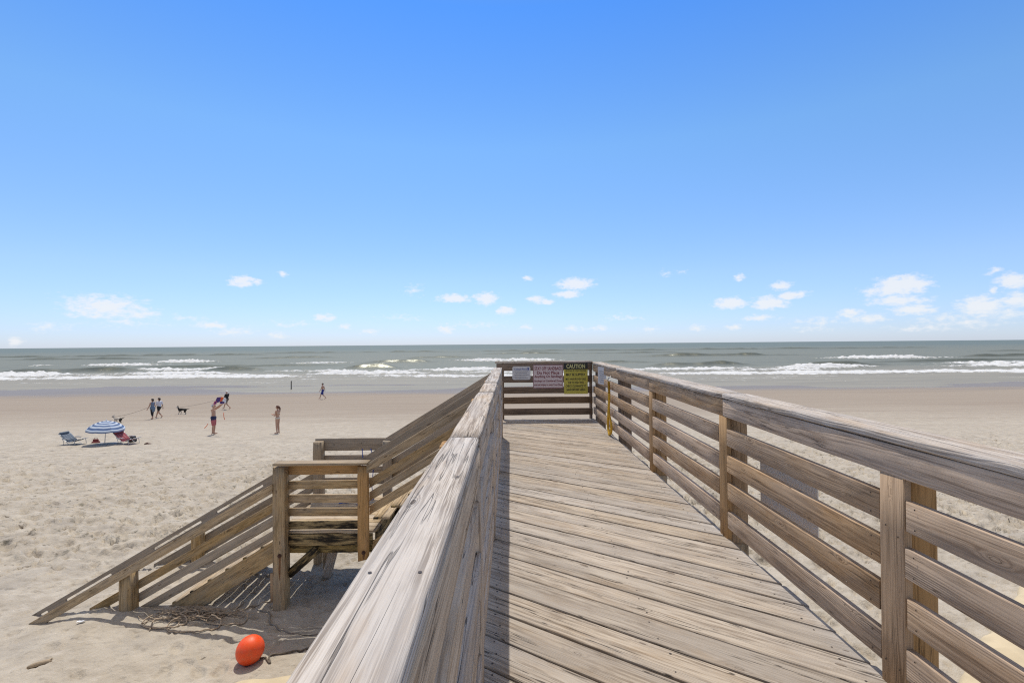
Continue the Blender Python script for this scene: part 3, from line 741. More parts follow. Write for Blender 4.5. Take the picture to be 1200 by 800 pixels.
r = np.concatenate([np.linspace(.01, 3.2, 10), 3.3 * np.exp(np.arange(0, math.log(26 / 3.3), .0052)), 26.2 * np.exp(np.arange(0, math.log(95 / 26), .010)), np.geomspace(98, 30000, 30)])
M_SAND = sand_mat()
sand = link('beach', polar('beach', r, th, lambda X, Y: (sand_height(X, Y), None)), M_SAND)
tag(sand, kind='structure')

# ------------------------------------------------------------------ sea
# breakers: (distance, x0, x1, height, width of front, foam 0..1, trail of foam behind)
def X_at(px, Y): return (px - 597.5) / F * Y
BR = []
def br(Yc, pa, pb, h, foam, trail, front=1.3, back=4.5, sd=0): BR.append((Yc, X_at(pa, Yc), X_at(pb, Yc), h, foam, trail, front, back, sd))
br(93, -300, 420, .38, .85, 16, 1.4, 8, 1); br(95, 380, 760, .42, .9, 14, 1.4, 8, 31); br(94, 720, 1500, .40, .95, 10, 1.4, 8, 32)
br(101, -300, 130, .5, .95, 9, 1.2, 5, 33); br(103, 110, 300, .45, .7, 9, 1.2, 5, 34); br(100, 330, 520, .55, 1.0, 10, 1.2, 5, 35); br(102, 500, 640, .45, .8, 8, 1.2, 5, 36); br(102, 830, 1010, .5, .9, 8, 1.2, 5, 37)
br(109, -300, 260, .65, .85, 9, 1.3, 5, 2); br(112, 290, 430, .75, 1.0, 12, 1.3, 5, 3); br(114, 430, 640, .5, .8, 8, 1.3, 5, 38)
br(109, 700, 900, .70, 1.0, 8, 1.3, 5, 4); br(111, 890, 1050, .65, .95, 8, 1.3, 5, 39); br(110, 1040, 1500, .55, .95, 9, 1.3, 5, 40)
br(122, 70, 175, 1.25, .05, 0, 2.0, 5, 5); br(126, 160, 300, .7, .9, 12, 1.4, 5, 6); br(121, 235, 320, .95, .05, 0, 2, 5, 7)
br(126, 745, 885, 1.3, .05, 0, 2.2, 6, 8); br(121, 925, 1055, 1.3, .06, 0, 2.2, 6, 9); br(124, 1040, 1500, .7, .6, 4, 1.6, 5, 10)
br(126, 400, 470, 1.1, .05, 0, 2, 6, 11); br(121, 0, 90, 1.2, .08, 0, 2, 5, 12)
br(162, 92, 200, .9, .95, 30, 1.6, 6, 13); br(170, 330, 425, .65, .75, 14, 1.6, 6, 14); br(168, 420, 520, 1.3, .06, 0, 2.5, 7, 15)
br(190, 170, 265, 1.1, .95, 30, 1.8, 7, 16); br(165, 35, 70, .7, .8, 6, 1.6, 6, 17)
br(185, 515, 665, .95, .95, 40, 1.8, 7, 18); br(172, 945, 1135, 1.0, .97, 18, 1.7, 7, 19); br(180, 1120, 1250, 1.0, .06, 0, 2.5, 7, 20)
br(150, 560, 780, .7, .04, 0, 2.4, 8, 51); br(148, 120, 420, .6, .03, 0, 2.4, 8, 52); br(145, 1000, 1400, .6, .04, 0, 2.4, 8, 53); br(250, 0, 200, 1.2, .0, 0, 3, 9, 54); br(215, 740, 960, 1.5, .04, 0, 3, 8, 21); br(235, 290, 400, 1.4, .05, 0, 3, 8, 22); br(225, 475, 560, 1.1, .05, 0, 3, 8, 23); br(290, 560, 820, 1.2, .0, 0, 3.5, 9, 24); br(330, -100, 330, 1.1, .0, 0, 3.5, 9, 25); br(270, 1130, 1400, 1.2, 0, 0, 3, 9, 26); br(400, 300, 1100, 1.2, 0, 0, 4, 9, 27)
def sea_fun(X, Y):
    deep = sstep(86, 130, Y)
    wx = X + 6 * (fbm(X * .03, Y * .03, 77, 2) - .5)
    z = np.full_like(X, SEA_Z) - .02 * (1 - deep)
    fadeY = 1 - sstep(700, 2500, Y)
    sw = (fbm(wx * .018, Y * .11, 40, 3) - .5) * .75 + (fbm(X * .05, Y * .34, 41, 3) - .5) * .42 + (fbm(X * .35, Y * 1.1, 42, 3) - .5) * .16
    z = z + sw * deep * fadeY + (fbm(X * .25, Y * .9, 43, 3) - .5) * .035 * (1 - deep)
    foam = np.zeros_like(X); face = np.zeros_like(X)
    lace = fbm(X * .25, Y * .10, 44, 4)
    for (Yc, xa, xb, h, fo, tr, fr, bk, sd) in BR:
        crest = Yc + 11 * (fbm(X * .022 + sd * 3, X * 0 + sd, 100 + sd, 3) - .5) + 1.6 * (fbm(X * .3, X * 0 + sd, 130 + sd, 2) - .5)
        wdt = max(xb - xa, 1); e = min(30, wdt * .42)
        env = sstep(xa - e * .3, xa + e, X) * (1 - sstep(xb - e, xb + e * .3, X)) * (.30 + 1.25 * fbm(X * .085 + sd, X * 0, 160 + sd, 3))
        t = Y - crest
        prf = np.where(t < 0, np.exp(-(t / fr) ** 2), np.exp(-(t / bk) ** 2))
        lump = 1 + .8 * fo * (fbm(X * 1.1, Y * 1.1, 180 + sd, 3) - .5) * 2
        z = z + h * env * prf * lump
        face = np.maximum(face, env * np.exp(-((t + fr * .55) / (fr * .8)) ** 2) * (1.0 if fo < .2 else .45) * (h > .55))
        if fo > .02:
            fm = env * np.where(t < 0, np.exp(-(t / (fr * 1.5)) ** 2), np.exp(-(t / 2.2) ** 2)) * fo * 1.35
            foam = np.maximum(foam, fm)
            if tr > 0:
                tail = env * fo * np.where(t < 0, 0, np.clip(1 - t / tr, 0, 1)) * (.25 + 1.05 * lace)
                foam = np.maximum(foam, tail)
    # thin lace left by the last wash
    foam = np.maximum(foam, .42 * sstep(.56, .70, fbm(X * .07, Y * .5, 55, 4)) * sstep(70, 84, Y) * (1 - sstep(100, 112, Y)))
    return z, {'foam': np.clip(foam, 0, 1.3), 'deep': deep, 'face': np.clip(face, 0, 1)}
def sea_mat():
    t = NT('sea_water'); pos = t.n('ShaderNodeNewGeometry').outputs['Position']; x, y, z = t.xyz(pos)
    foam = t.attr('foam', 'Fac'); deep = t.attr('deep', 'Fac')
    far = t.step(y, 150, 900)
    col = t.mix(deep, (.285, .262, .215), (.182, .190, .162)); col = t.mix(far, col, (.128, .162, .160))
    fl = t.noise(t.comb(t.math('MULTIPLY', x, .05), t.math('MULTIPLY', y, .55), 2.), 1, 5, .65)
    col = t.mix(t.math('MULTIPLY', t.step(fl, .42, .62), t.step(deep, 0, 1, .6, 0)), col, (.205, .187, .16))
    col = t.mix(t.attr('face', 'Fac'), col, (.085, .085, .050))
    fn = t.noise(t.comb(t.math('MULTIPLY', x, .9), t.math('MULTIPLY', y, .55), z), 1, 5, .65)
    fm = t.step(t.math('ADD', foam, t.math('MULTIPLY', t.math('SUBTRACT', fn, .5), 1.9)), .36, .78)
    col = t.mix(fm, col, (.66, .67, .665))
    w1 = t.noise(t.comb(t.math('MULTIPLY', x, .5), t.math('MULTIPLY', y, 1.2), 0.), 1, 5, .62)
    w2 = t.noise(t.comb(t.math('MULTIPLY', x, .045), t.math('MULTIPLY', y, .16), 3.), 1, 5, .62)
    h = t.math('ADD', t.math('MULTIPLY', w1, .35), t.math('MULTIPLY', w2, t.math('MULTIPLY', deep, 2.2)))
    h = t.math('ADD', t.math('MULTIPLY', h, t.step(deep, 0, 1, .06, 1)), t.math('MULTIPLY', t.math('MULTIPLY', fm, fn), .8))
    nb = t.bump(h, .8, .45)
    dif = t.n('ShaderNodeBsdfDiffuse'); t.put(dif.inputs['Color'], col); t.put(dif.inputs['Normal'], nb)
    gl = t.n('ShaderNodeBsdfGlossy'); gl.inputs['Color'].default_value = (.90, .92, .82, 1); gl.inputs['Roughness'].default_value = .34; t.put(gl.inputs['Normal'], nb)
    fr = t.n('ShaderNodeFresnel'); fr.inputs['IOR'].default_value = 1.33; t.put(fr.inputs['Normal'], nb)
    # choppy water hides part of its own mirror; the thin film on the flats stays glossier
    k = t.math('MULTIPLY', fr.outputs[0], t.step(deep, 0, 1, .13, .13)); k = t.math('MULTIPLY', k, t.math('SUBTRACT', 1., fm))
    mx = t.n('ShaderNodeMixShader'); t.put(mx.inputs[0], k); t.put(mx.inputs[1], dif.outputs[0]); t.put(mx.inputs[2], gl.outputs[0])
    t.put(t.N['Material Output'].inputs['Surface'], mx.outputs[0]); t.N.remove(t.bsdf)
    return t.m
ths = np.concatenate([np.radians(np.arange(-88, -52, 3.)), np.radians(np.arange(-52, 52.01, .135)), np.radians(np.arange(55, 88.1, 3.))])
rs = np.concatenate([54 * np.exp(np.arange(0, math.log(80 / 54), .012)), 80 * np.exp(np.arange(0, math.log(300 / 80), .0042)), 301 * np.exp(np.arange(0, math.log(900 / 300), .012)), np.geomspace(920, 40000, 60)])
sea = link('sea', polar('sea', rs, ths, sea_fun, keep=lambda X, Y: Y > 55), sea_mat()); tag(sea, kind='structure')
#PART2
# ------------------------------------------------------------------ organic bodies: tapered limbs fused into one skin
_b = bmesh.new(); bmesh.ops.create_icosphere(_b, subdivisions=2, radius=1.0); ICO = [v_.co.copy() for v_ in _b.verts]; _b.free()
def cap_geo(bm, a, b, ra, rb):
    for c, r_ in ((Vector(a), ra), (Vector(b), rb)):
        r3 = r_ if isinstance(r_, tuple) else (r_,) * 3
        for q in ICO: bm.verts.new((c.x + q.x * r3[0], c.y + q.y * r3[1], c.z + q.z * r3[2]))
    bmesh.ops.convex_hull(bm, input=list(bm.verts))
    bmesh.ops.delete(bm, geom=[v_ for v_ in bm.verts if not v_.link_faces], context='VERTS')
def fused(name, caps, mat, parent, voxel=.012, smooth=4, scale=1.0):
    parts = []
    for c in caps:
        bm = bmesh.new(); cap_geo(bm, *c); me = bpy.data.meshes.new('tmp'); bm.to_mesh(me); bm.free(); parts.append(me)
    bm = bmesh.new()
    for me in parts: bm.from_mesh(me); bpy.data.meshes.remove(me)
    me = bpy.data.meshes.new(name); bm.to_mesh(me); bm.free()
    o = bpy.data.objects.new(name, me); C.objects.link(o)
    m = o.modifiers.new('r', 'REMESH'); m.mode = 'VOXEL'; m.voxel_size = voxel
    s = o.modifiers.new('s', 'SMOOTH'); s.iterations = smooth; s.factor = .5
    out = evaluated(o); bpy.data.objects.remove(o)
    if scale != 1: out.transform(Matrix.Scale(scale, 4))
    return link(name, out, mat, parent, wloc(parent), smooth=True)

def lerp(a, b, t): return Vector(a).lerp(Vector(b), t)
SKIN = plain('tanned_skin', (.46, .27, .185), .55, .06, 20, .05); SKIN_L = plain('fair_skin', (.47, .29, .20), .55, .06, 20, .05)
HAIR_D = plain('dark_hair', (.025, .018, .014), .6, .3, 60, .3); HAIR_R = plain('auburn_hair', (.11, .04, .02), .6, .3, 60, .3); EYE = plain('eye_dark', (.02, .015, .012), .3)
def person(label, px, py, H, rz, stride, arms, cloth, skin, hair='short', group=None, wide=1.0, shift=None):
    g = on_sand(px, py); root = thing('person', label, 'person', (g.x, g.y, prof(g.y) + .0), group, R(rz))
    k = H / 1.75
    s = stride
    J = dict(pel=(0, 0, .95), che=(0, .01, 1.24), nek=(0, -.01, 1.47), hed=(0, .025, 1.62))
    for q, sg in (('L', -1), ('R', 1)):
        J['hip' + q] = (.085 * sg, 0, .92)
        if s == 0:
            J['kne' + q] = (.092 * sg, .02, .50); J['ank' + q] = (.095 * sg, -.02, .085); J['toe' + q] = (.115 * sg, .14, .03)
        elif sg > 0:      # leading leg
            J['kne' + q] = (.085 * sg, .23 * s, .53); J['ank' + q] = (.085 * sg, .36 * s, .10); J['toe' + q] = (.09 * sg, .36 * s + .15, .06)
        else:             # trailing leg, heel lifted
            J['kne' + q] = (.085 * sg, -.04 * s, .50); J['ank' + q] = (.085 * sg, -.36 * s, .20); J['toe' + q] = (.09 * sg, -.36 * s + .12, .045)
        J['sho' + q] = (.185 * sg * wide, -.01, 1.405)
        if arms == 'up': J['elb' + q] = (.20 * sg, .20, 1.52); J['wri' + q] = (.15 * sg, .40, 1.68)
        elif arms == 'front': J['elb' + q] = (.21 * sg, .04, 1.13); J['wri' + q] = (.09 * sg, .27, 1.17)
        elif arms == 'lead' and sg > 0: J['elb' + q] = (.22, .06, 1.14); J['wri' + q] = (.20, .28, 1.05)
        else:
            w = (.18 if sg < 0 else -.16) * (1 if s else .2)
            J['elb' + q] = (.235 * sg, w * .45 - .02, 1.13); J['wri' + q] = (.24 * sg, w + .04, .90)
    W = wide
    caps = [((-.07 * W, 0, .95), (.07 * W, 0, .95), .105 * W, .105 * W), ((0, 0, .98), (0, .005, 1.15), (.125 * W, .095 * W, .10), (.115 * W, .09 * W, .09)),
            ((0, .005, 1.15), (0, 0, 1.33), (.125 * W, .092 * W, .09), (.15, .095, .09)), ((-.13, -.01, 1.385), (.13, -.01, 1.385), .062, .062),
            ((0, -.01, 1.40), (0, .005, 1.54), .058, .05), ((0, .02, 1.645), (0, .03, 1.585), (.075, .095, .10), (.058, .07, .075)),
            ((0, .105, 1.63), (0, .128, 1.605), .012, .016), ((0, .095, 1.555), (0, .10, 1.555), .022, .016)]
    for sg in (-1, 1): caps.append(((sg * .078, .01, 1.62), (sg * .084, .005, 1.645), .014, .018))
    for q, sg in (('L', -1), ('R', 1)):
        caps += [(J['hip' + q], J['kne' + q], .088 * W, .055), (J['kne' + q], lerp(J['kne' + q], J['ank' + q], .35), .053, .055), (lerp(J['kne' + q], J['ank' + q], .3), J['ank' + q], .056, .034),
                 (J['ank' + q], J['toe' + q], .036, .026), (J['ank' + q], Vector(J['ank' + q]) + Vector((0, -.045, -.045)), .03, .026),
                 (J['sho' + q], J['elb' + q], .052, .040), (J['elb' + q], J['wri' + q], .041, .026)]
        w_, e_ = Vector(J['wri' + q]), Vector(J['elb' + q]); d = (w_ - e_).normalized(); side = d.cross(Vector((0, 1, 0)) if abs(d.y) < .7 else Vector((0, 0, 1))).normalized(); nn = side.cross(d)
        palm = w_ + d * .08
        caps.append((w_, palm, .026, .032))
        for i, ln in enumerate((.062, .075, .070, .055)):
            b0 = palm + side * (.030 - .020 * i) + d * .01; caps.append((b0, b0 + d * ln * .55 + nn * .008, .0095, .009)); caps.append((b0 + d * ln * .55 + nn * .008, b0 + d * ln * .95 + nn * .026, .009, .008))
        tb = w_ + d * .03 + side * .028; caps.append((tb, tb + d * .035 + side * .022, .012, .010)); caps.append((tb + d * .035 + side * .022, tb + d * .065 + side * .024 + nn * .01, .010, .009))
    fused('body', caps, skin, root, .0085, 2, k)
    v, f = [], []
    for sg in (-1, 1): tube_geo(v, f, [Vector((sg * .03, .10, 1.64)) * k, Vector((sg * .03, .1085, 1.64)) * k], .011 * k, 8)
    link('eyes', mesh('eyes', v, f), EYE, root, wloc(root))
    if hair == 'short': fused('hair', [((0, .0, 1.672), (0, -.035, 1.64), (.083, .098, .075), (.08, .07, .08))], HAIR_D, root, .012, 3, k)
    elif hair == 'dark_bob': fused('hair', [((0, .0, 1.675), (0, -.04, 1.63), (.09, .10, .075), (.092, .075, .09)), ((0, -.05, 1.62), (0, -.06, 1.55), .075, .055)], HAIR_D, root, .012, 3, k)
    elif hair == 'auburn': fused('hair', [((0, .0, 1.675), (0, -.04, 1.63), (.09, .10, .075), (.09, .075, .09)), ((0, -.09, 1.66), (0, -.15, 1.55), .05, .055), ((0, -.15, 1.55), (0, -.16, 1.38), .055, .02)], HAIR_R, root, .012, 3, k)
    elif hair == 'cap':
        fused('cap', [((0, .005, 1.69), (0, -.02, 1.66), (.088, .10, .06), (.086, .09, .05)), ((0, .09, 1.665), (0, .16, 1.65), (.06, .03, .012), (.05, .03, .01))], plain('white_cap', (.75, .75, .74)), root, .012, 2, k)
    for item, col in cloth:
        m = plain(item + '_cloth', col, .85, .1, 40, .2); cc = []
        thigh = .62 if item in ('trunks', 'shorts') else (1.0 if item == 'trousers' else .0)
        if item in ('trunks', 'shorts', 'trousers', 'trunk_leg'):
            if item != 'trunk_leg':
                cc += [((-.07 * W, 0, .95), (.07 * W, 0, .95), .118 * W, .118 * W), ((0, 0, .96), (0, 0, 1.03), (.14 * W, .108 * W, .06), (.135 * W, .105 * W, .03))]
            for q in 'LR':
                a = lerp(J['hip' + q], J['kne' + q], .30 if item == 'trunk_leg' else 0)
                cc.append((a, lerp(J['hip' + q], J['kne' + q], .85 if item == 'trunk_leg' else thigh if item != 'trousers' else 1), .103 * W, .085 if item != 'trousers' else .072))
                if item == 'trousers': cc.append((J['kne' + q], lerp(J['kne' + q], J['ank' + q], .6), .07, .06))
        elif item in ('shirt', 'tank_top'):
            cc += [((0, 0, .97), (0, .005, 1.15), (.150 * W, .118 * W, .09), (.138 * W, .11 * W, .09)), ((0, .005, 1.15), (0, 0, 1.33), (.14 * W, .108 * W, .09), (.165, .11, .085)), ((-.13, -.01, 1.385), (.13, -.01, 1.385), .073, .073)]
            if item == 'shirt':
                for q in 'LR': cc.append((J['sho' + q], lerp(J['sho' + q], J['elb' + q], .8), .07, .06))
        elif item == 'bikini_top': cc += [((-.07, .07, 1.27), (.07, .07, 1.27), .058, .058), ((-.10, -.02, 1.27), (.10, -.02, 1.27), (.035, .085, .022), (.035, .085, .022))]
        elif item == 'bikini_bottom': cc += [((-.07 * W, 0, .955), (.07 * W, 0, .955), (.113, .115, .075), (.113, .115, .075)), ((0, 0, .94), (0, 0, .88), .09, .05)]
        elif item == 'waist_jacket': cc += [((-.09, -.01, .96), (.09, -.01, .96), .135, .135), ((-.05, -.05, .92), (-.03, -.06, .68), .12, .08), ((.08, -.03, .92), (.08, -.05, .70), .11, .07)]
        fused(item, cc, m, root, .014, 2, k)
    return root, k
pA, _ = person('woman in a grey tank top and black trousers walking with a leash', 187 - 8.2, 491.4, 1.60, 78, .35, 'lead', [('tank_top', (.16, .20, .28)), ('trousers', (.015, .015, .018)), ('waist_jacket', (.13, .18, .25))], SKIN, 'dark_bob', 'people on the beach')
pB, _ = person('woman in a white top and black shorts walking behind another woman', 186.6, 489.8, 1.60, 82, 1.0, 'swing', [('shirt', (.62, .62, .68)), ('shorts', (.012, .012, .014))], SKIN, 'dark_bob', 'people on the beach', 1.08)
pC, kC = person('bare-chested man holding a kite overhead, in navy and pink swim trunks', 250.3, 508.5, 1.80, -82, 0, 'up', [('trunks', (.02, .025, .075)), ('trunk_leg', (.42, .12, .13))], SKIN, 'short', 'people on the beach', 1.08)
pD, _ = person('man in a black shirt and white cap walking behind the kite', 266.0, 479.5, 1.70, 80, 1.15, 'lead', [('shirt', (.012, .012, .014)), ('shorts', (.12, .09, .07))], SKIN, 'cap', 'people on the beach')
pE, _ = person('woman in a pale bikini with an auburn ponytail standing alone', 325.5, 507.8, 1.68, 82, 0, 'front', [('bikini_top', (.60, .56, .46)), ('bikini_bottom', (.60, .56, .46))], SKIN, 'auburn', 'people on the beach')
pF, _ = person('bare-chested man in blue swim trunks walking near the water', 378.3, 467.6, 1.80, 84, 1.05, 'swing', [('trunks', (.02, .035, .22)), ('trunk_leg', (.02, .035, .22))], SKIN, 'short', 'people on the beach')

# ------------------------------------------------------------------ kite
M_K = [plain('kite_purple', (.06, .02, .16), .5), plain('kite_orange', (.75, .13, .02), .5), plain('kite_white', (.72, .72, .74), .5), plain('kite_pink', (.5, .08, .18), .5)]
kc = at(258.0, 469.5, pC.location.y - .25)
kt = thing('kite', 'purple, orange and white kite held up by a bare-chested man', 'kite', kc)
def sheet(name, quad, mat, parent, M, th_=.008, sag=.04, n=6):
    a, b, c_, d_ = [Vector(q) for q in quad]; v, f = [], []
    for side in (0, 1):
        for i in range(n + 1):
            for j in range(n + 1):
                s_, t_ = i / n, j / n; p = a.lerp(b, s_).lerp(d_.lerp(c_, s_), t_)
                p = p + Vector((0, sag * math.sin(math.pi * s_) * math.sin(math.pi * t_) + side * th_, 0)); v.append(p)
    m_ = (n + 1) ** 2
    for i in range(n):
        for j in range(n):
            q = i * (n + 1) + j; f.append((q, q + n + 1, q + n + 2, q + 1)); f.append((m_ + q + 1, m_ + q + n + 2, m_ + q + n + 1, m_ + q))
    for i in range(n):
        for (p, q) in ((i, i + 1), (n * (n + 1) + i + 1, n * (n + 1) + i)): f.append((p, q, q + m_, p + m_))
        for (p, q) in (((i + 1) * (n + 1), i * (n + 1)), (i * (n + 1) + n, (i + 1) * (n + 1) + n)): f.append((p, q, q + m_, p + m_))
    return link(name, mesh(name, v, f), mat, parent, M, smooth=False)
KM = Matrix.Translation(kc)
sheet('sail', [(-.34, 0, -.16), (-.22, .05, .20), (.02, .05, .22), (-.02, 0, -.06)], M_K[0], kt, KM)
sheet('sail', [(-.02, 0, -.06), (.02, .05, .22), (.20, .05, .20), (.14, 0, .02)], M_K[1], kt, KM)
sheet('sail', [(.14, 0, .02), (.20, .05, .20), (.34, .03, .12), (.34, 0, -.16)], M_K[2], kt, KM)
sheet('sail', [(-.44, -.02, -.24), (-.34, 0, -.02), (-.20, .01, -.02), (-.22, -.02, -.20)], M_K[3], kt, KM)
sheet('sail', [(-.56, -.02, -.32), (-.47, -.02, -.18), (-.34, -.02, -.16), (-.36, -.02, -.28)], M_K[2], kt, KM)
sheet('sail', [(-.04, .02, -.16), (-.02, .02, -.02), (.30, .02, -.06), (.18, .02, -.18)], M_K[0], kt, KM)
tubes('spar', [[(-.36, .03, -.14), (.34, .06, .06)], [(-.02, .03, -.08), (.03, .08, .24)]], .007, M_ROPE_D, kt, 5, KM)
v, f = [], []
for p0, p1, p2 in (((.20, 0, -.70), (.27, -.1, -.90), (.32, -.1, -1.10)), ((-.66, -.1, -1.32), (-.74, -.1, -1.45), (-.84, -.15, -1.58))):
    pts_ = spline([p0, p1, p2], 5); tube_geo(v, f, pts_, [.018] * len(pts_), 5)
link('tail', mesh('tail', v, f), M_K[1], kt, KM, smooth=True)
tubes('tail_line', [spline([(.14, .0, -.1), (.17, -.03, -.4), (.20, 0, -.70)], 5), spline([(-.3, 0, -.2), (-.5, -.05, -.8), (-.66, -.1, -1.32)], 5)], .003, M_K[2], kt, 4, KM)

# ------------------------------------------------------------------ dogs
def dog(label, px, py, L, rz, mats, tail_up=.2):
    g = on_sand(px, py); root = thing('dog', label, 'dog', (g.x, g.y, prof(g.y)), 'dogs on leashes', R(rz)); k = L / .80
    h = .34
    caps = [((0, .22, h + .03), (0, -.02, h + .04), (.085, .11, .11), (.075, .10, .09)), ((0, -.02, h + .04), (0, -.26, h + .03), .078, .082),
            ((0, .28, h + .06), (0, .36, h + .19), .062, .05), ((0, .37, h + .22), (0, .41, h + .22), .062, .055), ((0, .43, h + .205), (0, .52, h + .18), .036, .024),
            ((.035, .36, h + .28), (.045, .34, h + .33), .022, .010), ((-.035, .36, h + .28), (-.045, .34, h + .33), .022, .010),
            ((0, -.32, h + .06), (0, -.48, h + .08 + tail_up * .3), .026, .03), ((0, -.48, h + .08 + tail_up * .3), (0, -.60, h + .06 + tail_up), .03, .012)]
    for sx, dy in ((-1, .05), (1, -.07)):
        x = .058 * sx
        caps += [((x, .20, h - .02), (x, .17 + dy * .5, h - .15), .05, .03), ((x, .17 + dy * .5, h - .15), (x, .20 + dy, .035), .026, .02), ((x, .20 + dy, .03), (x, .235 + dy, .022), .022, .02)]
        caps += [((x, -.26, h), (x, -.21 - dy * .3, h - .15), .07, .036), ((x, -.21 - dy * .3, h - .15), (x, -.32 - dy, h - .22), .033, .022), ((x, -.32 - dy, h - .22), (x, -.29 - dy, .035), .02, .018), ((x, -.29 - dy, .03), (x, -.255 - dy, .022), .021, .019)]
    fused('body', caps, mats, root, .009, 2, k)
    tubes('collar', [[(.0 + .062 * math.cos(a), .32 + .03 * math.sin(a), h + .13 + .05 * math.sin(a)) for a in np.linspace(0, 6.283, 13)]], .010, M_ROPE_D, root, 5, wloc(root))
    return root, k
def coat(name, base, patch, lo, hi):
    t = NT(name); p = t.n('ShaderNodeTexCoord').outputs['Object']; x, y, z = t.xyz(p)
    n = t.noise(p, 5, 2); f_ = t.step(t.math('ADD', y, t.math('MULTIPLY', t.math('SUBTRACT', n, .5), .18)), lo, hi)
    furr = t.noise(p, 60, 2)
    c = t.mix(f_, base, patch); zz = t.step(z, .17, .10); c = t.mix(zz, c, (.45, .42, .38))
    return t.end(c, .85, t.bump(furr, .4, .01))
dA, kA = dog('black dog with a white face trotting on a leash', 213.5, 485.3, .86, 85, coat('black_coat', (.012, .011, .010), (.55, .52, .48), .36, .40), .05)
def coat2():
    t = NT('pied_coat'); p = t.n('ShaderNodeTexCoord').outputs['Object']; x, y, z = t.xyz(p)
    n = t.noise(p, 5, 2); q = t.math('ADD', y, t.math('MULTIPLY', t.math('SUBTRACT', n, .5), .1))
    c = t.mix(t.step(q, .33, .36), (.50, .45, .38), (.02, .017, .015)); c = t.mix(t.step(q, -.17, -.21), c, (.02, .017, .015))
    return t.end(c, .85, t.bump(t.noise(p, 60, 2), .4, .01))
dB, kB = dog('cream dog with dark head and rump on a leash near the umbrella', 138.0, 496.2, .72, 82, coat2(), .12)
def leash(label, hand, neck, r_=.010):
    hand, neck = Vector(hand), Vector(neck); root = thing('leash', label, 'leash', neck, 'dog leashes')
    p = [hand.lerp(neck, t) - Vector((0, 0, .10 * math.sin(math.pi * t))) for t in np.linspace(0, 1, 14)]
    tubes('line', [p], r_, M_ROPE_D, root, 5); tubes('handle', [[hand + Vector((0, .05 * math.cos(a), .06 * math.sin(a))) for a in np.linspace(0, 6.283, 10)]], r_ * 1.3, M_ROPE_D, root, 5)
def hand_of(root, off): return root.matrix_basis @ Vector(off)
bpy.context.view_layer.update()
leash('taut dark leash from the walking woman to the cream dog', wloc(pA) @ Vector((.19, .34, .98)), wloc(dB) @ (Vector((0, .30, .52)) * kB))
leash('taut dark leash from the man in black to the black dog', wloc(pD) @ Vector((.19, .38, 1.05)), wloc(dA) @ (Vector((0, .30, .52)) * kA))

# ------------------------------------------------------------------ umbrella and beach chairs
UMB_B, UMB_W = (.06, .115, .25), (.50, .57, .66)
def umb_mat():
    t = NT('striped_canvas'); p = t.n('ShaderNodeTexCoord').outputs['UV']; x, y, z = t.xyz(p)
    s_ = t.math('FRACT', t.math('MULTIPLY', x, 4.5)); band = t.step(t.math('ABSOLUTE', t.math('SUBTRACT', s_, .5)), .22, .26)
    c = t.mix(band, UMB_W, UMB_B)
    return t.end(c, .8, t.bump(t.noise(p, 200, 2), .1, .002))
g = on_sand(124.5, 521.0); um = thing('beach_umbrella', 'blue and white striped beach umbrella stuck in the sand between two chairs', 'umbrella', (g.x, g.y, prof(g.y)))
N8, RU = 8, .82
tilt = Matrix.Translation((g.x - .08, g.y, prof(g.y))) @ Matrix.Rotation(R(4), 4, 'Y')
v, f, uvs = [], [], []
rings = [(.0, 1.24), (.25, 1.215), (.5, 1.14), (.75, 1.03), (1.0, .86), (1.005, .76)]
SEG = 6
for (rr, zz) in rings:
    for k in range(N8 * SEG):
        a = 2 * math.pi * (k / (N8 * SEG)) + .2; kk = (k % SEG) / SEG
        flat = math.cos(math.pi / N8) / math.cos((kk - .5) * 2 * math.pi / N8)
        q = rr * RU * flat; dip = -.035 * math.sin(math.pi * kk) * rr + (.03 * math.sin(2 * math.pi * kk * 3) if zz < .82 else 0)
        v.append((q * math.cos(a), q * math.sin(a), zz + dip)); uvs.append((rr if zz > .82 else 1.09, k / (N8 * SEG)))
nn = N8 * SEG
for i in range(len(rings) - 1):
    for k in range(nn): f.append((i * nn + k, i * nn + (k + 1) % nn, (i + 1) * nn + (k + 1) % nn, (i + 1) * nn + k))
me = mesh('canopy', v, f); ul = me.uv_layers.new(name='UVMap')
for lp in me.loops: ul.data[lp.index].uv = uvs[lp.vertex_index]
cn = link('canopy', me, umb_mat(), um, tilt); sd = cn.modifiers.new('solid', 'SOLIDIFY'); sd.thickness = .006
tubes('pole', [[(0, 0, -.2), (0, 0, 1.28)]], .017, plain('white_pole', (.7, .7, .7), .3), um, 8, tilt)
tubes('finial', [([(0, 0, 1.25), (0, 0, 1.30), (0, 0, 1.33)], [.02, .025, .008])], .02, plain('white_cap_plastic', (.7, .72, .75), .4), um, 8, tilt)
for k in range(N8):
    a = 2 * math.pi * k / N8 + .2
    tubes('rib', [[(RU * rr * .985 * math.cos(a), RU * rr * .985 * math.sin(a), zz - .02) for rr, zz in rings[:5]]], .006, M_STEEL, um, 5, tilt)

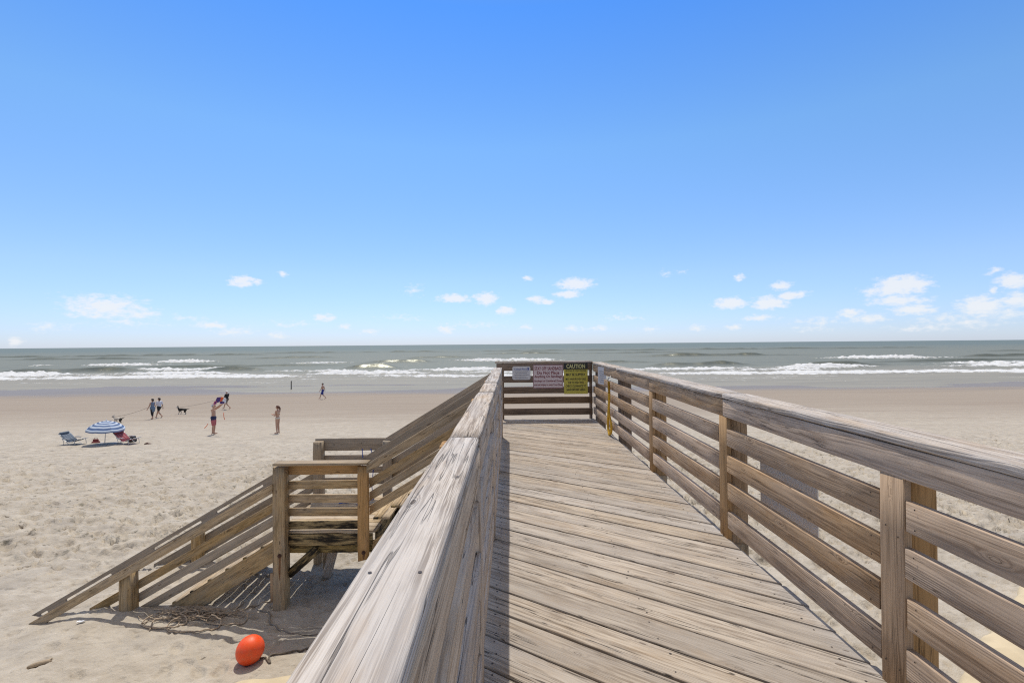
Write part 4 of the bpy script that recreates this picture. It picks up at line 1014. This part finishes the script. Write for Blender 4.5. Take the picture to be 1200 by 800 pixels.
def chair(label, px, py, rz, col, stripe, k=1.0):
    g = on_sand(px, py); root = thing('beach_chair', label, 'beach chair', (g.x, g.y, prof(g.y)), 'beach chairs by the umbrella', R(rz)); M = wloc(root)
    t = NT(label.split()[0] + '_sling'); p = t.n('ShaderNodeTexCoord').outputs['UV']; x, y, z = t.xyz(p)
    b1 = t.step(t.math('ABSOLUTE', t.math('SUBTRACT', t.math('FRACT', t.math('MULTIPLY', x, 7)), .5)), .30, .34); b2 = t.step(t.math('ABSOLUTE', t.math('SUBTRACT', t.math('FRACT', t.math('MULTIPLY', y, 4)), .5)), .32, .36)
    m = t.end(t.mix(t.math('MULTIPLY', t.math('MAXIMUM', b1, b2), .55), col, stripe), .8)
    def sling(name, prof_, u0, u1):
        v, f, uv = [], [], []; n = len(prof_); W_ = .27
        for i, (x_, z_) in enumerate(prof_):
            for j in range(5):
                yy = -W_ + 2 * W_ * j / 4; v.append((x_, yy, z_ - .02 * (1 - (yy / W_) ** 2))); uv.append((u0 + (u1 - u0) * i / (n - 1), j / 4))
        for i in range(n - 1):
            for j in range(4): f.append((i * 5 + j, i * 5 + j + 1, i * 5 + j + 6, i * 5 + j + 5))
        me = mesh(name, v, f); l = me.uv_layers.new(name='UVMap')
        for lp in me.loops: l.data[lp.index].uv = uv[lp.vertex_index]
        o = link(name, me, m, root, M, smooth=True); s_ = o.modifiers.new('solid', 'SOLIDIFY'); s_.thickness = .012; return o
    B = [Vector(q).xz for q in []]
    back = [(-.60 * k, .74 * k), (-.45 * k, .60 * k), (-.27 * k, .42 * k), (-.08 * k, .27 * k)]
    seat = [(-.08 * k, .27 * k), (.10 * k, .24 * k), (.28 * k, .30 * k), (.40 * k, .36 * k), (.60 * k, .40 * k)]
    sling('backrest', back, 0, 1); sling('seat', seat, 1, 1.8)
    o = fused('headrest', [((-.57 * k, -.2, .75 * k), (-.57 * k, .2, .75 * k), .055, .055)], m, root, .014, 2)
    fr = []
    for s_ in (-.285, .285):
        fr.append([(x_, s_, z_) for x_, z_ in back] + [(x_, s_, z_) for x_, z_ in seat[1:]])
    tubes('frame', fr + [[(-.60 * k, -.285, .74 * k), (-.60 * k, .285, .74 * k)], [(.60 * k, -.285, .40 * k), (.60 * k, .285, .40 * k)]], .013, M_STEEL, root, 6, M)
    for s_ in (-.30, .30):
        tubes('leg', [spline([(-.36 * k, s_, .50 * k), (-.24 * k, s_, .2 * k), (-.38 * k, s_, -.02)], 4)], .012, M_STEEL, root, 6, M)
        tubes('leg', [spline([(-.10 * k, s_, .26 * k), (.22 * k, s_, .03), (.36 * k, s_, -.02), (.46 * k, s_, .05), (.42 * k, s_, .36 * k)], 4)], .012, M_STEEL, root, 6, M)
        tubes('armrest', [([(-.26 * k, s_ * 1.05, .44 * k), (-.02, s_ * 1.05, .45 * k), (.12 * k, s_ * 1.05, .43 * k)], [.022, .026, .02])], .02, plain('armrest_plastic', (.35, .37, .40), .4), root, 7, M)
    return root
chair('blue and white plaid reclining beach chair left of the umbrella', 86.0, 521.6, -4, (.075, .10, .135), (.22, .26, .30), .88)
chair('red reclining beach chair with a striped sling right of the umbrella', 149.0, 520.8, -8, (.24, .018, .028), (.45, .20, .20), .88)
# things on the sand beside them
def onsand_thing(name, label, cat, px, py, rz=0, group=None):
    g = on_sand(px, py); return thing(name, label, cat, (g.x, g.y, prof(g.y)), group, R(rz))
b = onsand_thing('cooler_bag', 'small red bag on the sand under the umbrella', 'bag', 112.3, 519.6); M = wloc(b)
fused('bag', [((-.10, -.06, .07), (.10, -.06, .07), .07, .07), ((-.10, .06, .07), (.10, .06, .07), .07, .07), ((-.09, 0, .19), (.09, 0, .19), .06, .06)], plain('red_nylon', (.22, .03, .025), .6), b, .016, 3)
tubes('strap', [spline([(-.10, 0, .22), (-.06, 0, .31), (.06, 0, .31), (.10, 0, .22)], 5)], .010, M_ROPE_D, b, 5, M)
b = onsand_thing('sandals', 'pair of dark sandals left of the red bag', 'sandals', 107.0, 520.4); M = wloc(b)
for s_ in (-.09, .09): fused('sandal', [((-.13, s_, .03), (.12, s_, .03), (.05, .045, .02), (.05, .05, .02)), ((.02, s_ - .03, .05), (.06, s_ + .03, .06), .015, .015)], plain('dark_rubber', (.06, .055, .05), .8), b, .012, 2)
b = onsand_thing('beach_towel', 'pale towel spread on the sand beside the umbrella pole', 'towel', 128.5, 520.0); M = wloc(b)
v, f = [], []; NX, NY = 16, 8
for i in range(NX + 1):
    for j in range(NY + 1):
        x_, y_ = -.62 + 1.3 * i / NX, -.42 + .84 * j / NY; v.append((x_, y_, .028 + .018 * math.sin(9 * x_ + 3 * y_) + .012 * math.sin(13 * y_)))
for i in range(NX):
    for j in range(NY): q = i * (NY + 1) + j; f.append((q, q + NY + 1, q + NY + 2, q + 1))
o = link('cloth', mesh('cloth', v, f), plain('pale_towel', (.50, .50, .54), .9, .2, 9, .2), b, M, smooth=True); s_ = o.modifiers.new('s', 'SOLIDIFY'); s_.thickness = .012
b = onsand_thing('backpack', 'black backpack on the sand beside the red chair', 'backpack', 155.8, 518.4); M = wloc(b)
fused('pack', [((0, -.10, .12), (0, .10, .12), .12, .12), ((0, -.08, .28), (0, .08, .28), .09, .09), ((.10, -.05, .12), (.10, .05, .12), .07, .07)], plain('black_nylon', (.014, .013, .014), .6), b, .016, 3)
tubes('strap', [spline([(-.08, s_, .32), (-.18, s_, .24), (-.17, s_, .1), (-.1, s_, .05)], 5) for s_ in (-.07, .07)], .012, M_ROPE_D, b, 5, M)
b = onsand_thing('shoes', 'pair of brown shoes lying on the sand right of the red chair', 'shoes', 173.5, 521.2, 20); M = wloc(b)
for s_ in (-.07, .08): fused('shoe', [((-.11, s_, .05), (.04, s_, .045), (.05, .045, .045), (.06, .05, .04)), ((.04, s_, .04), (.14, s_, .035), (.055, .05, .035), (.04, .04, .025)), ((-.10, s_, .09), (-.04, s_, .09), .035, .03)], plain('brown_leather', (.10, .045, .03), .7), b, .012, 2)

# ------------------------------------------------------------------ marker post at the water
g = on_sand(341.3, 455.9); b = thing('marker_post', 'dark upright post standing alone in the shallow water', 'post', (g.x, g.y, prof(g.y)))
v, f = [], []; tube_geo(v, f, [(0, 0, -.5), (.0, 0, .5), (.01, 0, 1.17), (.01, 0, 1.20)], [.075, .07, .066, .05], 10)
link('shaft', mesh('shaft', v, f), plain('wet_piling', (.035, .03, .026), .7, .4, 12, .4), b, wloc(b), smooth=True)
tubes('steel_band', [[(.076 * math.cos(a) + .01, .076 * math.sin(a), 1.05) for a in np.linspace(0, 6.283, 17)]], .012, M_ROPE_D, b, 5, wloc(b))

# ------------------------------------------------------------------ near sand: buoy, roots, driftwood, sandbags
def sz(x, y): return float(sand_height(np.array([[x]]), np.array([[y]]))[0, 0])
g = at(293, 772, 6.95); bx, by = g.x, g.y; bz = sz(bx, by)
bu = thing('buoy', 'bright orange ball buoy lying on the sand in front of the stairs', 'buoy', (bx, by, bz + .19))
BM = Matrix.Translation((bx, by, bz + .185)) @ Matrix.Rotation(R(28), 4, 'Y') @ Matrix.Rotation(R(12), 4, 'X')
v, f = [], []; ns, nr_ = 40, 28
for i in range(nr_ + 1):
    a = math.pi * i / nr_; z_ = math.cos(a) * .205; q = math.sin(a) * .186 * (1 + .05 * math.cos(a))
    for k in range(ns): t_ = 2 * math.pi * k / ns; v.append((q * math.cos(t_), q * math.sin(t_), z_))
for i in range(nr_):
    for k in range(ns): f.append((i * ns + k, (i + 1) * ns + k, (i + 1) * ns + (k + 1) % ns, i * ns + (k + 1) % ns))
link('float', mesh('float', v, f), M_BUOY, bu, BM, smooth=True)
v, f = [], []; tube_geo(v, f, [(0, 0, -.215), (0, 0, -.245), (0, 0, -.262)], [.045, .04, .03], 14)
tube_geo(v, f, [(.038 * math.cos(a), 0, -.285 + .034 * math.sin(a)) for a in np.linspace(0, 6.283, 15)], .011, 6)
link('eyelet', mesh('eyelet', v, f), M_BUOY, bu, BM, smooth=True)
eye = BM @ Vector((0, 0, -.30)); eye = Vector((bx + .17, by + .02, bz + .05))
def sandline(pts_, dz=.012):
    return [Vector((x_, y_, sz(x_, y_) + dz)) for x_, y_ in [(q.x, q.y) for q in spline([(a, b_, 0) for a, b_ in pts_], 7)]]
ln = thing('mooring_line', 'dark line running from the orange buoy across the shaded sand', 'line', eye)
tubes('line', [[Vector((bx + .10, by, bz + .06))] + sandline([(bx + .20, by + .05), (bx + .32, by - .06), (bx + .26, by + .12), (bx + .7, by + .25), (bx + 1.3, by + .30), (bx + 2.2, by + .5)], .014)], .013, M_ROPE_D, ln, 6)
# heap of roots and old line at the foot of the stairs
rt = thing('root_heap', 'tangled heap of tan roots and vines at the foot of the stairs', 'roots', (-5.2, 8.15, SAND_Z))
rr_ = random.Random(5); paths = []
for i in range(46):
    cx_, cy_ = -5.35 + rr_.gauss(0, .36), 8.14 + rr_.gauss(0, .10); a = rr_.gauss(0, .45); L_ = rr_.uniform(.3, 1.1); pts_ = []
    hh = rr_.uniform(.01, .09); bend = rr_.uniform(-1.2, 1.2)
    for k in range(6):
        t_ = k / 5 - .5; aa = a + bend * t_ * 2
        x_, y_ = cx_ + L_ * t_ * math.cos(aa), cy_ + L_ * t_ * math.sin(aa) * .5 + rr_.gauss(0, .025)
        pts_.append((x_, y_, sz(x_, y_) + .012 + hh * max(0, 1 - abs(x_ + 5.3) / 1.0) * (1 - (2 * t_) ** 2) + rr_.uniform(0, .02)))
    sp = spline(pts_, 5); r0 = rr_.choice((.005, .007, .009, .012)); paths.append((sp, [r0 * (1 - .5 * q / len(sp)) for q in range(len(sp))]))
for cx_, cy_, ra in ((-5.75, 7.95, .30), (-4.75, 8.0, .28), (-5.2, 7.85, .36), (-5.55, 8.1, .22)):
    sp = [Vector((cx_ + ra * math.cos(t_) * 1.2, cy_ + ra * .5 * math.sin(t_), sz(cx_ + ra * math.cos(t_) * 1.2, cy_ + ra * .5 * math.sin(t_)) + .02 + .10 * max(0, math.sin(t_)))) for t_ in np.linspace(2.4, 7.4, 24)]
    paths.append((sp, [.012] * len(sp)))
link_o = tubes('roots', paths, .01, M_ROPE_T, rt, 6)
cab = thing('old_cable', 'thin pale cable lying across the shaded sand below the landing', 'cable', (-3.6, 7.8, SAND_Z))
tubes('cable', [sandline([(-4.40, 8.30), (-4.15, 8.22), (-4.0, 7.95), (-3.6, 7.68), (-3.1, 7.60), (-2.5, 7.56), (-1.9, 7.6)], .014)], .012, plain('pale_cable', (.26, .23, .19), .8, .2, 20), cab, 6)
cab2 = thing('twig', 'thin bent twig half buried in the shaded sand under the stairs', 'twig', (-4.7, 8.3, SAND_Z))
tubes('stem', [sandline([(-5.0, 8.0), (-4.75, 8.3), (-4.6, 8.5), (-4.3, 8.55)], .012), sandline([(-4.75, 8.3), (-4.85, 8.45), (-4.8, 8.6)], .012)], .009, M_ROPE_T, cab2, 5)
dg_ = at(47, 778, 6.95); dw = thing('driftwood', 'short piece of brown driftwood on the sand', 'driftwood', (dg_.x, dg_.y, sz(dg_.x, dg_.y)))
DM = Matrix.Translation((dg_.x, dg_.y, sz(dg_.x, dg_.y) + .03)) @ Matrix.Rotation(R(32), 4, 'Z') @ Matrix.Rotation(R(-4), 4, 'Y')
v, f = [], []
for i in range(9):
    t_ = i / 8; rr2 = .040 * (.75 + .45 * t_) * (1 + .12 * math.sin(7 * t_)); n_ = 9
    for k in range(n_):
        a = 2 * math.pi * k / n_; v.append((-.125 + .25 * t_ + .012 * math.sin(5 * a), rr2 * math.cos(a) * (1 + .12 * math.sin(3 * a + i)), rr2 * .75 * math.sin(a) + .01 * math.sin(4 * t_)))
for i in range(8):
    for k in range(9): f.append((i * 9 + k, i * 9 + (k + 1) % 9, i * 9 + 9 + (k + 1) % 9, i * 9 + 9 + k))
f.append(tuple(range(9))[::-1]); f.append(tuple(range(72, 81)))
me = mesh('log', v, f); set_grain(me, pith=(.01, .01)); link('log', me, M_STAIRG, dw, DM, smooth=True)
# scrap of litter
g = at(95, 731, 8.0); sc_ = thing('litter', 'small white scrap of litter on the sand near the stair foot', 'litter', (g.x, g.y, sz(g.x, g.y)))
v, f = [], []
for i in range(4):
    for j in range(3): v.append((-.06 + .04 * i, -.03 + .03 * j, .02 + rr_.uniform(0, .03)))
for i in range(3):
    for j in range(2): q = i * 3 + j; f.append((q, q + 3, q + 4, q + 1))
o = link('wrapper', mesh('wrapper', v, f), plain('white_plastic', (.7, .72, .75), .4), sc_, wloc(sc_)); s_ = o.modifiers.new('s', 'SOLIDIFY'); s_.thickness = .004
# geotextile sandbags in front
def sandbag(label, c0, c1, w, h, z, seed):
    c0, c1 = Vector(c0), Vector(c1); d = c1 - c0; L_ = d.length; a = math.atan2(d.y, d.x)
    root = thing('sandbag', label, 'sandbag', (*((c0 + c1) / 2).xy, z), 'geotextile sandbags', a); v, f = [], []; n_, m_ = 60, 26
    for i in range(n_ + 1):
        t_ = i / n_ * 2 - 1; e = (1 - abs(t_) ** 5) ** .5 if abs(t_) < 1 else 0
        for k in range(m_):
            q = 2 * math.pi * k / m_; c_, s2 = math.cos(q), math.sin(q)
            yy = math.copysign(abs(c_) ** .6, c_) * w / 2 * (.25 + .75 * e); zz = math.copysign(abs(s2) ** .7, s2) * h / 2 * (.15 + .85 * e)
            wr = .012 * math.sin(5 * t_ * L_ + 3 * c_ + seed) + .018 * math.sin(2.1 * t_ * L_ + seed * 2 + 2 * c_)
            v.append((t_ * L_ / 2, yy + wr, zz + wr))
    for i in range(n_):
        for k in range(m_): f.append((i * m_ + k, (i + 1) * m_ + k, (i + 1) * m_ + (k + 1) % m_, i * m_ + (k + 1) % m_))
    f.append(tuple(range(m_))); f.append(tuple(n_ * m_ + k for k in range(m_))[::-1])
    link('bag', mesh('bag', v, f), M_BAG, root, wloc(root), smooth=True)
    # sewn seam down one long side
    sp = [Vector((t_ * L_ / 2 * .97, 0, h / 2 * (.15 + .85 * (1 - abs(t_) ** 5) ** .5) + .004 + .012 * math.sin(5 * t_ * L_ + seed) + .018 * math.sin(2.1 * t_ * L_ + seed * 2))) for t_ in np.linspace(-.95, .95, 50)]
    tubes('seam', [sp], .008, plain('seam_thread', (.42, .34, .22), .9), root, 5, wloc(root))
sandbag('large cream sandbag half buried left of the boardwalk, nearest the orange buoy', (-4.15, 5.05), (-.75, 5.45), 1.9, .62, -2.78, 1)
sandbag('large cream sandbag half buried at the left edge, only its far rim showing', (-8.6, 5.6), (-4.3, 5.15), 1.6, .60, -2.93, 2)
sandbag('large cream sandbag half buried in the sand right of the boardwalk', (5.3, 5.0), (10.6, 8.55), 1.5, .60, -2.78, 3)

# ------------------------------------------------------------------ sky, clouds, sun
SUN_EL, SUN_AZ = 66.0, -13.5              # azimuth clockwise from straight out to sea
W = bpy.data.worlds.new('World'); S.world = W; W.use_nodes = True
nt = W.node_tree; N = nt.nodes; bg = N['Background']
class WT(NT):
    def __init__(s): s.t = nt; s.N = N
w = WT()
sky = N.new('ShaderNodeTexSky'); sky.sky_type = 'NISHITA'; sky.sun_disc = False; sky.sun_elevation = R(SUN_EL); sky.sun_rotation = R(SUN_AZ)
sky.altitude = 0; sky.air_density = 1.0; sky.dust_density = .2; sky.ozone_density = 1.6
d = w.vmath('NORMALIZE', w.n('ShaderNodeTexCoord').outputs['Generated']); x, y, z = w.xyz(d)
az = w.math('ARCTAN2', x, y); el = w.math('ARCSINE', z)
p = w.comb(az, el, 0.)
n1 = w.n('ShaderNodeTexNoise'); w.put(n1.inputs['Vector'], w.comb(w.math('MULTIPLY', az, 28.), w.math('MULTIPLY', el, 60.), 0.)); n1.inputs['Scale'].default_value = 1; n1.inputs['Detail'].default_value = 5; n1.inputs['Roughness'].default_value = .6
pd = w.vmath('ADD', p, w.vmath('MULTIPLY', w.vmath('SUBTRACT', n1.outputs['Color'], (.5, .5, .5)), (.030, .012, 0.)))
fb = w.noise(w.comb(w.math('MULTIPLY', az, 75.), w.math('MULTIPLY', el, 150.), 2.), 1, 6, .62)
# (x, y, half width, half height) of each cumulus, measured in the photograph and turned into compass bearing and elevation
CL = [(125, 360, 62, 13, .8), (165, 368, 25, 6, .7), (285, 330, 19, 7, 1.), (302, 331, 9, 4, .7), (332, 320, 8, 4, .7), (532, 350, 24, 6, 1.), (569, 350, 18, 8, 1.1), (592, 364, 14, 6, 1.), (247, 380, 24, 4.5, .8), (275, 388, 30, 5, .5),
      (382, 372, 17, 5, .7), (405, 383, 10, 4, .7), (522, 386, 13, 5, .8), (20, 400, 12, 5, .8), (435, 389, 14, 4, .5), (325, 393, 18, 4, .5), (675, 333, 25, 9, 1.05), (665, 345, 18, 5, 1.), (628, 351, 12, 5, 1.), (642, 353, 10, 4, 1.),
      (618, 326, 6, 4, .8), (857, 355, 23, 7, 1.1), (902, 355, 26, 8, 1.15), (928, 346, 22, 5, 1.), (914, 335, 16, 5, 1.), (866, 324, 9, 5, .8), (892, 373, 26, 4, .7), (1057, 334, 40, 11, 1.15), (1045, 340, 42, 7, .9), (1052, 352, 46, 7, .8),
      (997, 366, 18, 5, .9), (1017, 373, 28, 5, .7), (1070, 362, 34, 6, .85), (1150, 359, 34, 10, 1.1), (1187, 329, 24, 8, 1.), (1162, 340, 7, 4, .8), (1190, 352, 24, 8, .9), (1164, 317, 9, 4, .6), (1105, 372, 40, 5, .5),
      (672, 385, 16, 4, .6), (703, 384, 16, 4, .6), (762, 386, 14, 4, .5), (818, 384, 12, 4, .6), (862, 383, 14, 4, .6), (617, 383, 10, 4, .6), (950, 385, 30, 4, .4), (60, 384, 30, 5, .4), (780, 320, 10, 4, .35), (800, 318, 8, 3, .3), (485, 340, 12, 8, .35), (150, 378, 50, 5, .35), (470, 372, 30, 4, .35), (560, 380, 40, 4, .35), (730, 372, 30, 4, .3), (960, 376, 40, 5, .4), (1130, 378, 60, 6, .45), (1080, 384, 50, 4, .45), (340, 380, 30, 4, .35), (220, 372, 26, 4, .3), (1180, 368, 30, 6, .5)]
acc = None
for (cx_, cy_, rx, ry, s_) in CL:
    q = ray(cx_, cy_).normalized(); a0, e0 = math.atan2(q.x, q.y), math.asin(q.z); sc2 = 1 / (F * (1 + ((cx_ - CX) / F) ** 2))
    dv = w.vmath('MULTIPLY', w.vmath('SUBTRACT', pd, (a0, e0, 0.)), (1 / (rx * sc2 * 1.08), 1 / (ry / F * 1.12), 0.))
    m_ = w.math('MULTIPLY', w.math('SUBTRACT', 1.0, w.vmath('LENGTH', dv)), s_)
    acc = m_ if acc is None else w.math('MAXIMUM', acc, m_)
acc = w.math('MAXIMUM', acc, -.6)
cm = w.step(w.math('ADD', acc, w.math('MULTIPLY', w.math('SUBTRACT', fb, .5), 1.55)), .0, .72)
cm = w.math('MULTIPLY', cm, .82)
SKY_STR = .10
rp_n = w.n('ShaderNodeValToRGB'); w.put(rp_n.inputs[0], w.math('DIVIDE', el, 1.5)); cr = rp_n.color_ramp
TINT = [(0., (.84, 1.03, 1.66)), (.02, (.86, 1.04, 1.60)), (.045, (.92, 1.08, 1.52)), (.09, (1.02, 1.17, 1.50)), (.257, (.964, 1.38, 1.68)), (.41, (.54, 1.175, 1.95)), (.47, (.75, 1.15, 1.6)), (.58, (3.95, 2.75, 1.65)), (1., (4.6, 3.15, 1.75))]  # upper stops, above the view, boosted and warmed as added fill for shade
while len(cr.elements) < len(TINT): cr.elements.new(.5)
for e_, (p_, c_) in zip(cr.elements, TINT): e_.position = p_
for e_, (p_, c_) in zip(cr.elements, TINT): e_.color = (*c_, 1)
# unseen landward sky given an added warm tint, to neutralise blue fill in shade
tint = w.mix(w.step(y, .25, -.35), rp_n.outputs[0], w.mix(1.0, rp_n.outputs[0], (1.55, 1.12, .88), 'MULTIPLY'))
skycol = w.mix(1.0, sky.outputs[0], tint, 'MULTIPLY')
cc = w.mix(cm, skycol, (9.0, 9.1, 9.3))
w.put(bg.inputs['Color'], cc); bg.inputs['Strength'].default_value = SKY_STR
sl = bpy.data.lights.new('sun', 'SUN'); sl.energy = 3.4; sl.angle = R(.53); sl.color = (1., .945, .86)
so = bpy.data.objects.new('sun', sl); C.objects.link(so)
sd_ = Vector((math.sin(R(SUN_AZ)) * math.cos(R(SUN_EL)), math.cos(R(SUN_AZ)) * math.cos(R(SUN_EL)), math.sin(R(SUN_EL))))
so.rotation_euler = sd_.to_track_quat('Z', 'Y').to_euler(); so.location = (0, 0, 30)

vs = S.view_settings; vs.view_transform = 'Standard'; vs.look = 'None'; vs.gamma = 1.0; vs.exposure = 0.0; vs.use_curve_mapping = False
S.display_settings.display_device = 'sRGB'
S.render.engine = 'CYCLES'; S.cycles.max_bounces = 6; S.cycles.use_denoising = False; S.cycles.denoiser = 'OPENIMAGEDENOISE'; S.cycles.denoising_input_passes = 'RGB_ALBEDO_NORMAL'; S.cycles.denoising_prefilter = 'NONE'; S.cycles.filter_width = 1.2; S.cycles.sample_clamp_indirect = 6; S.cycles.sample_clamp_direct = 12
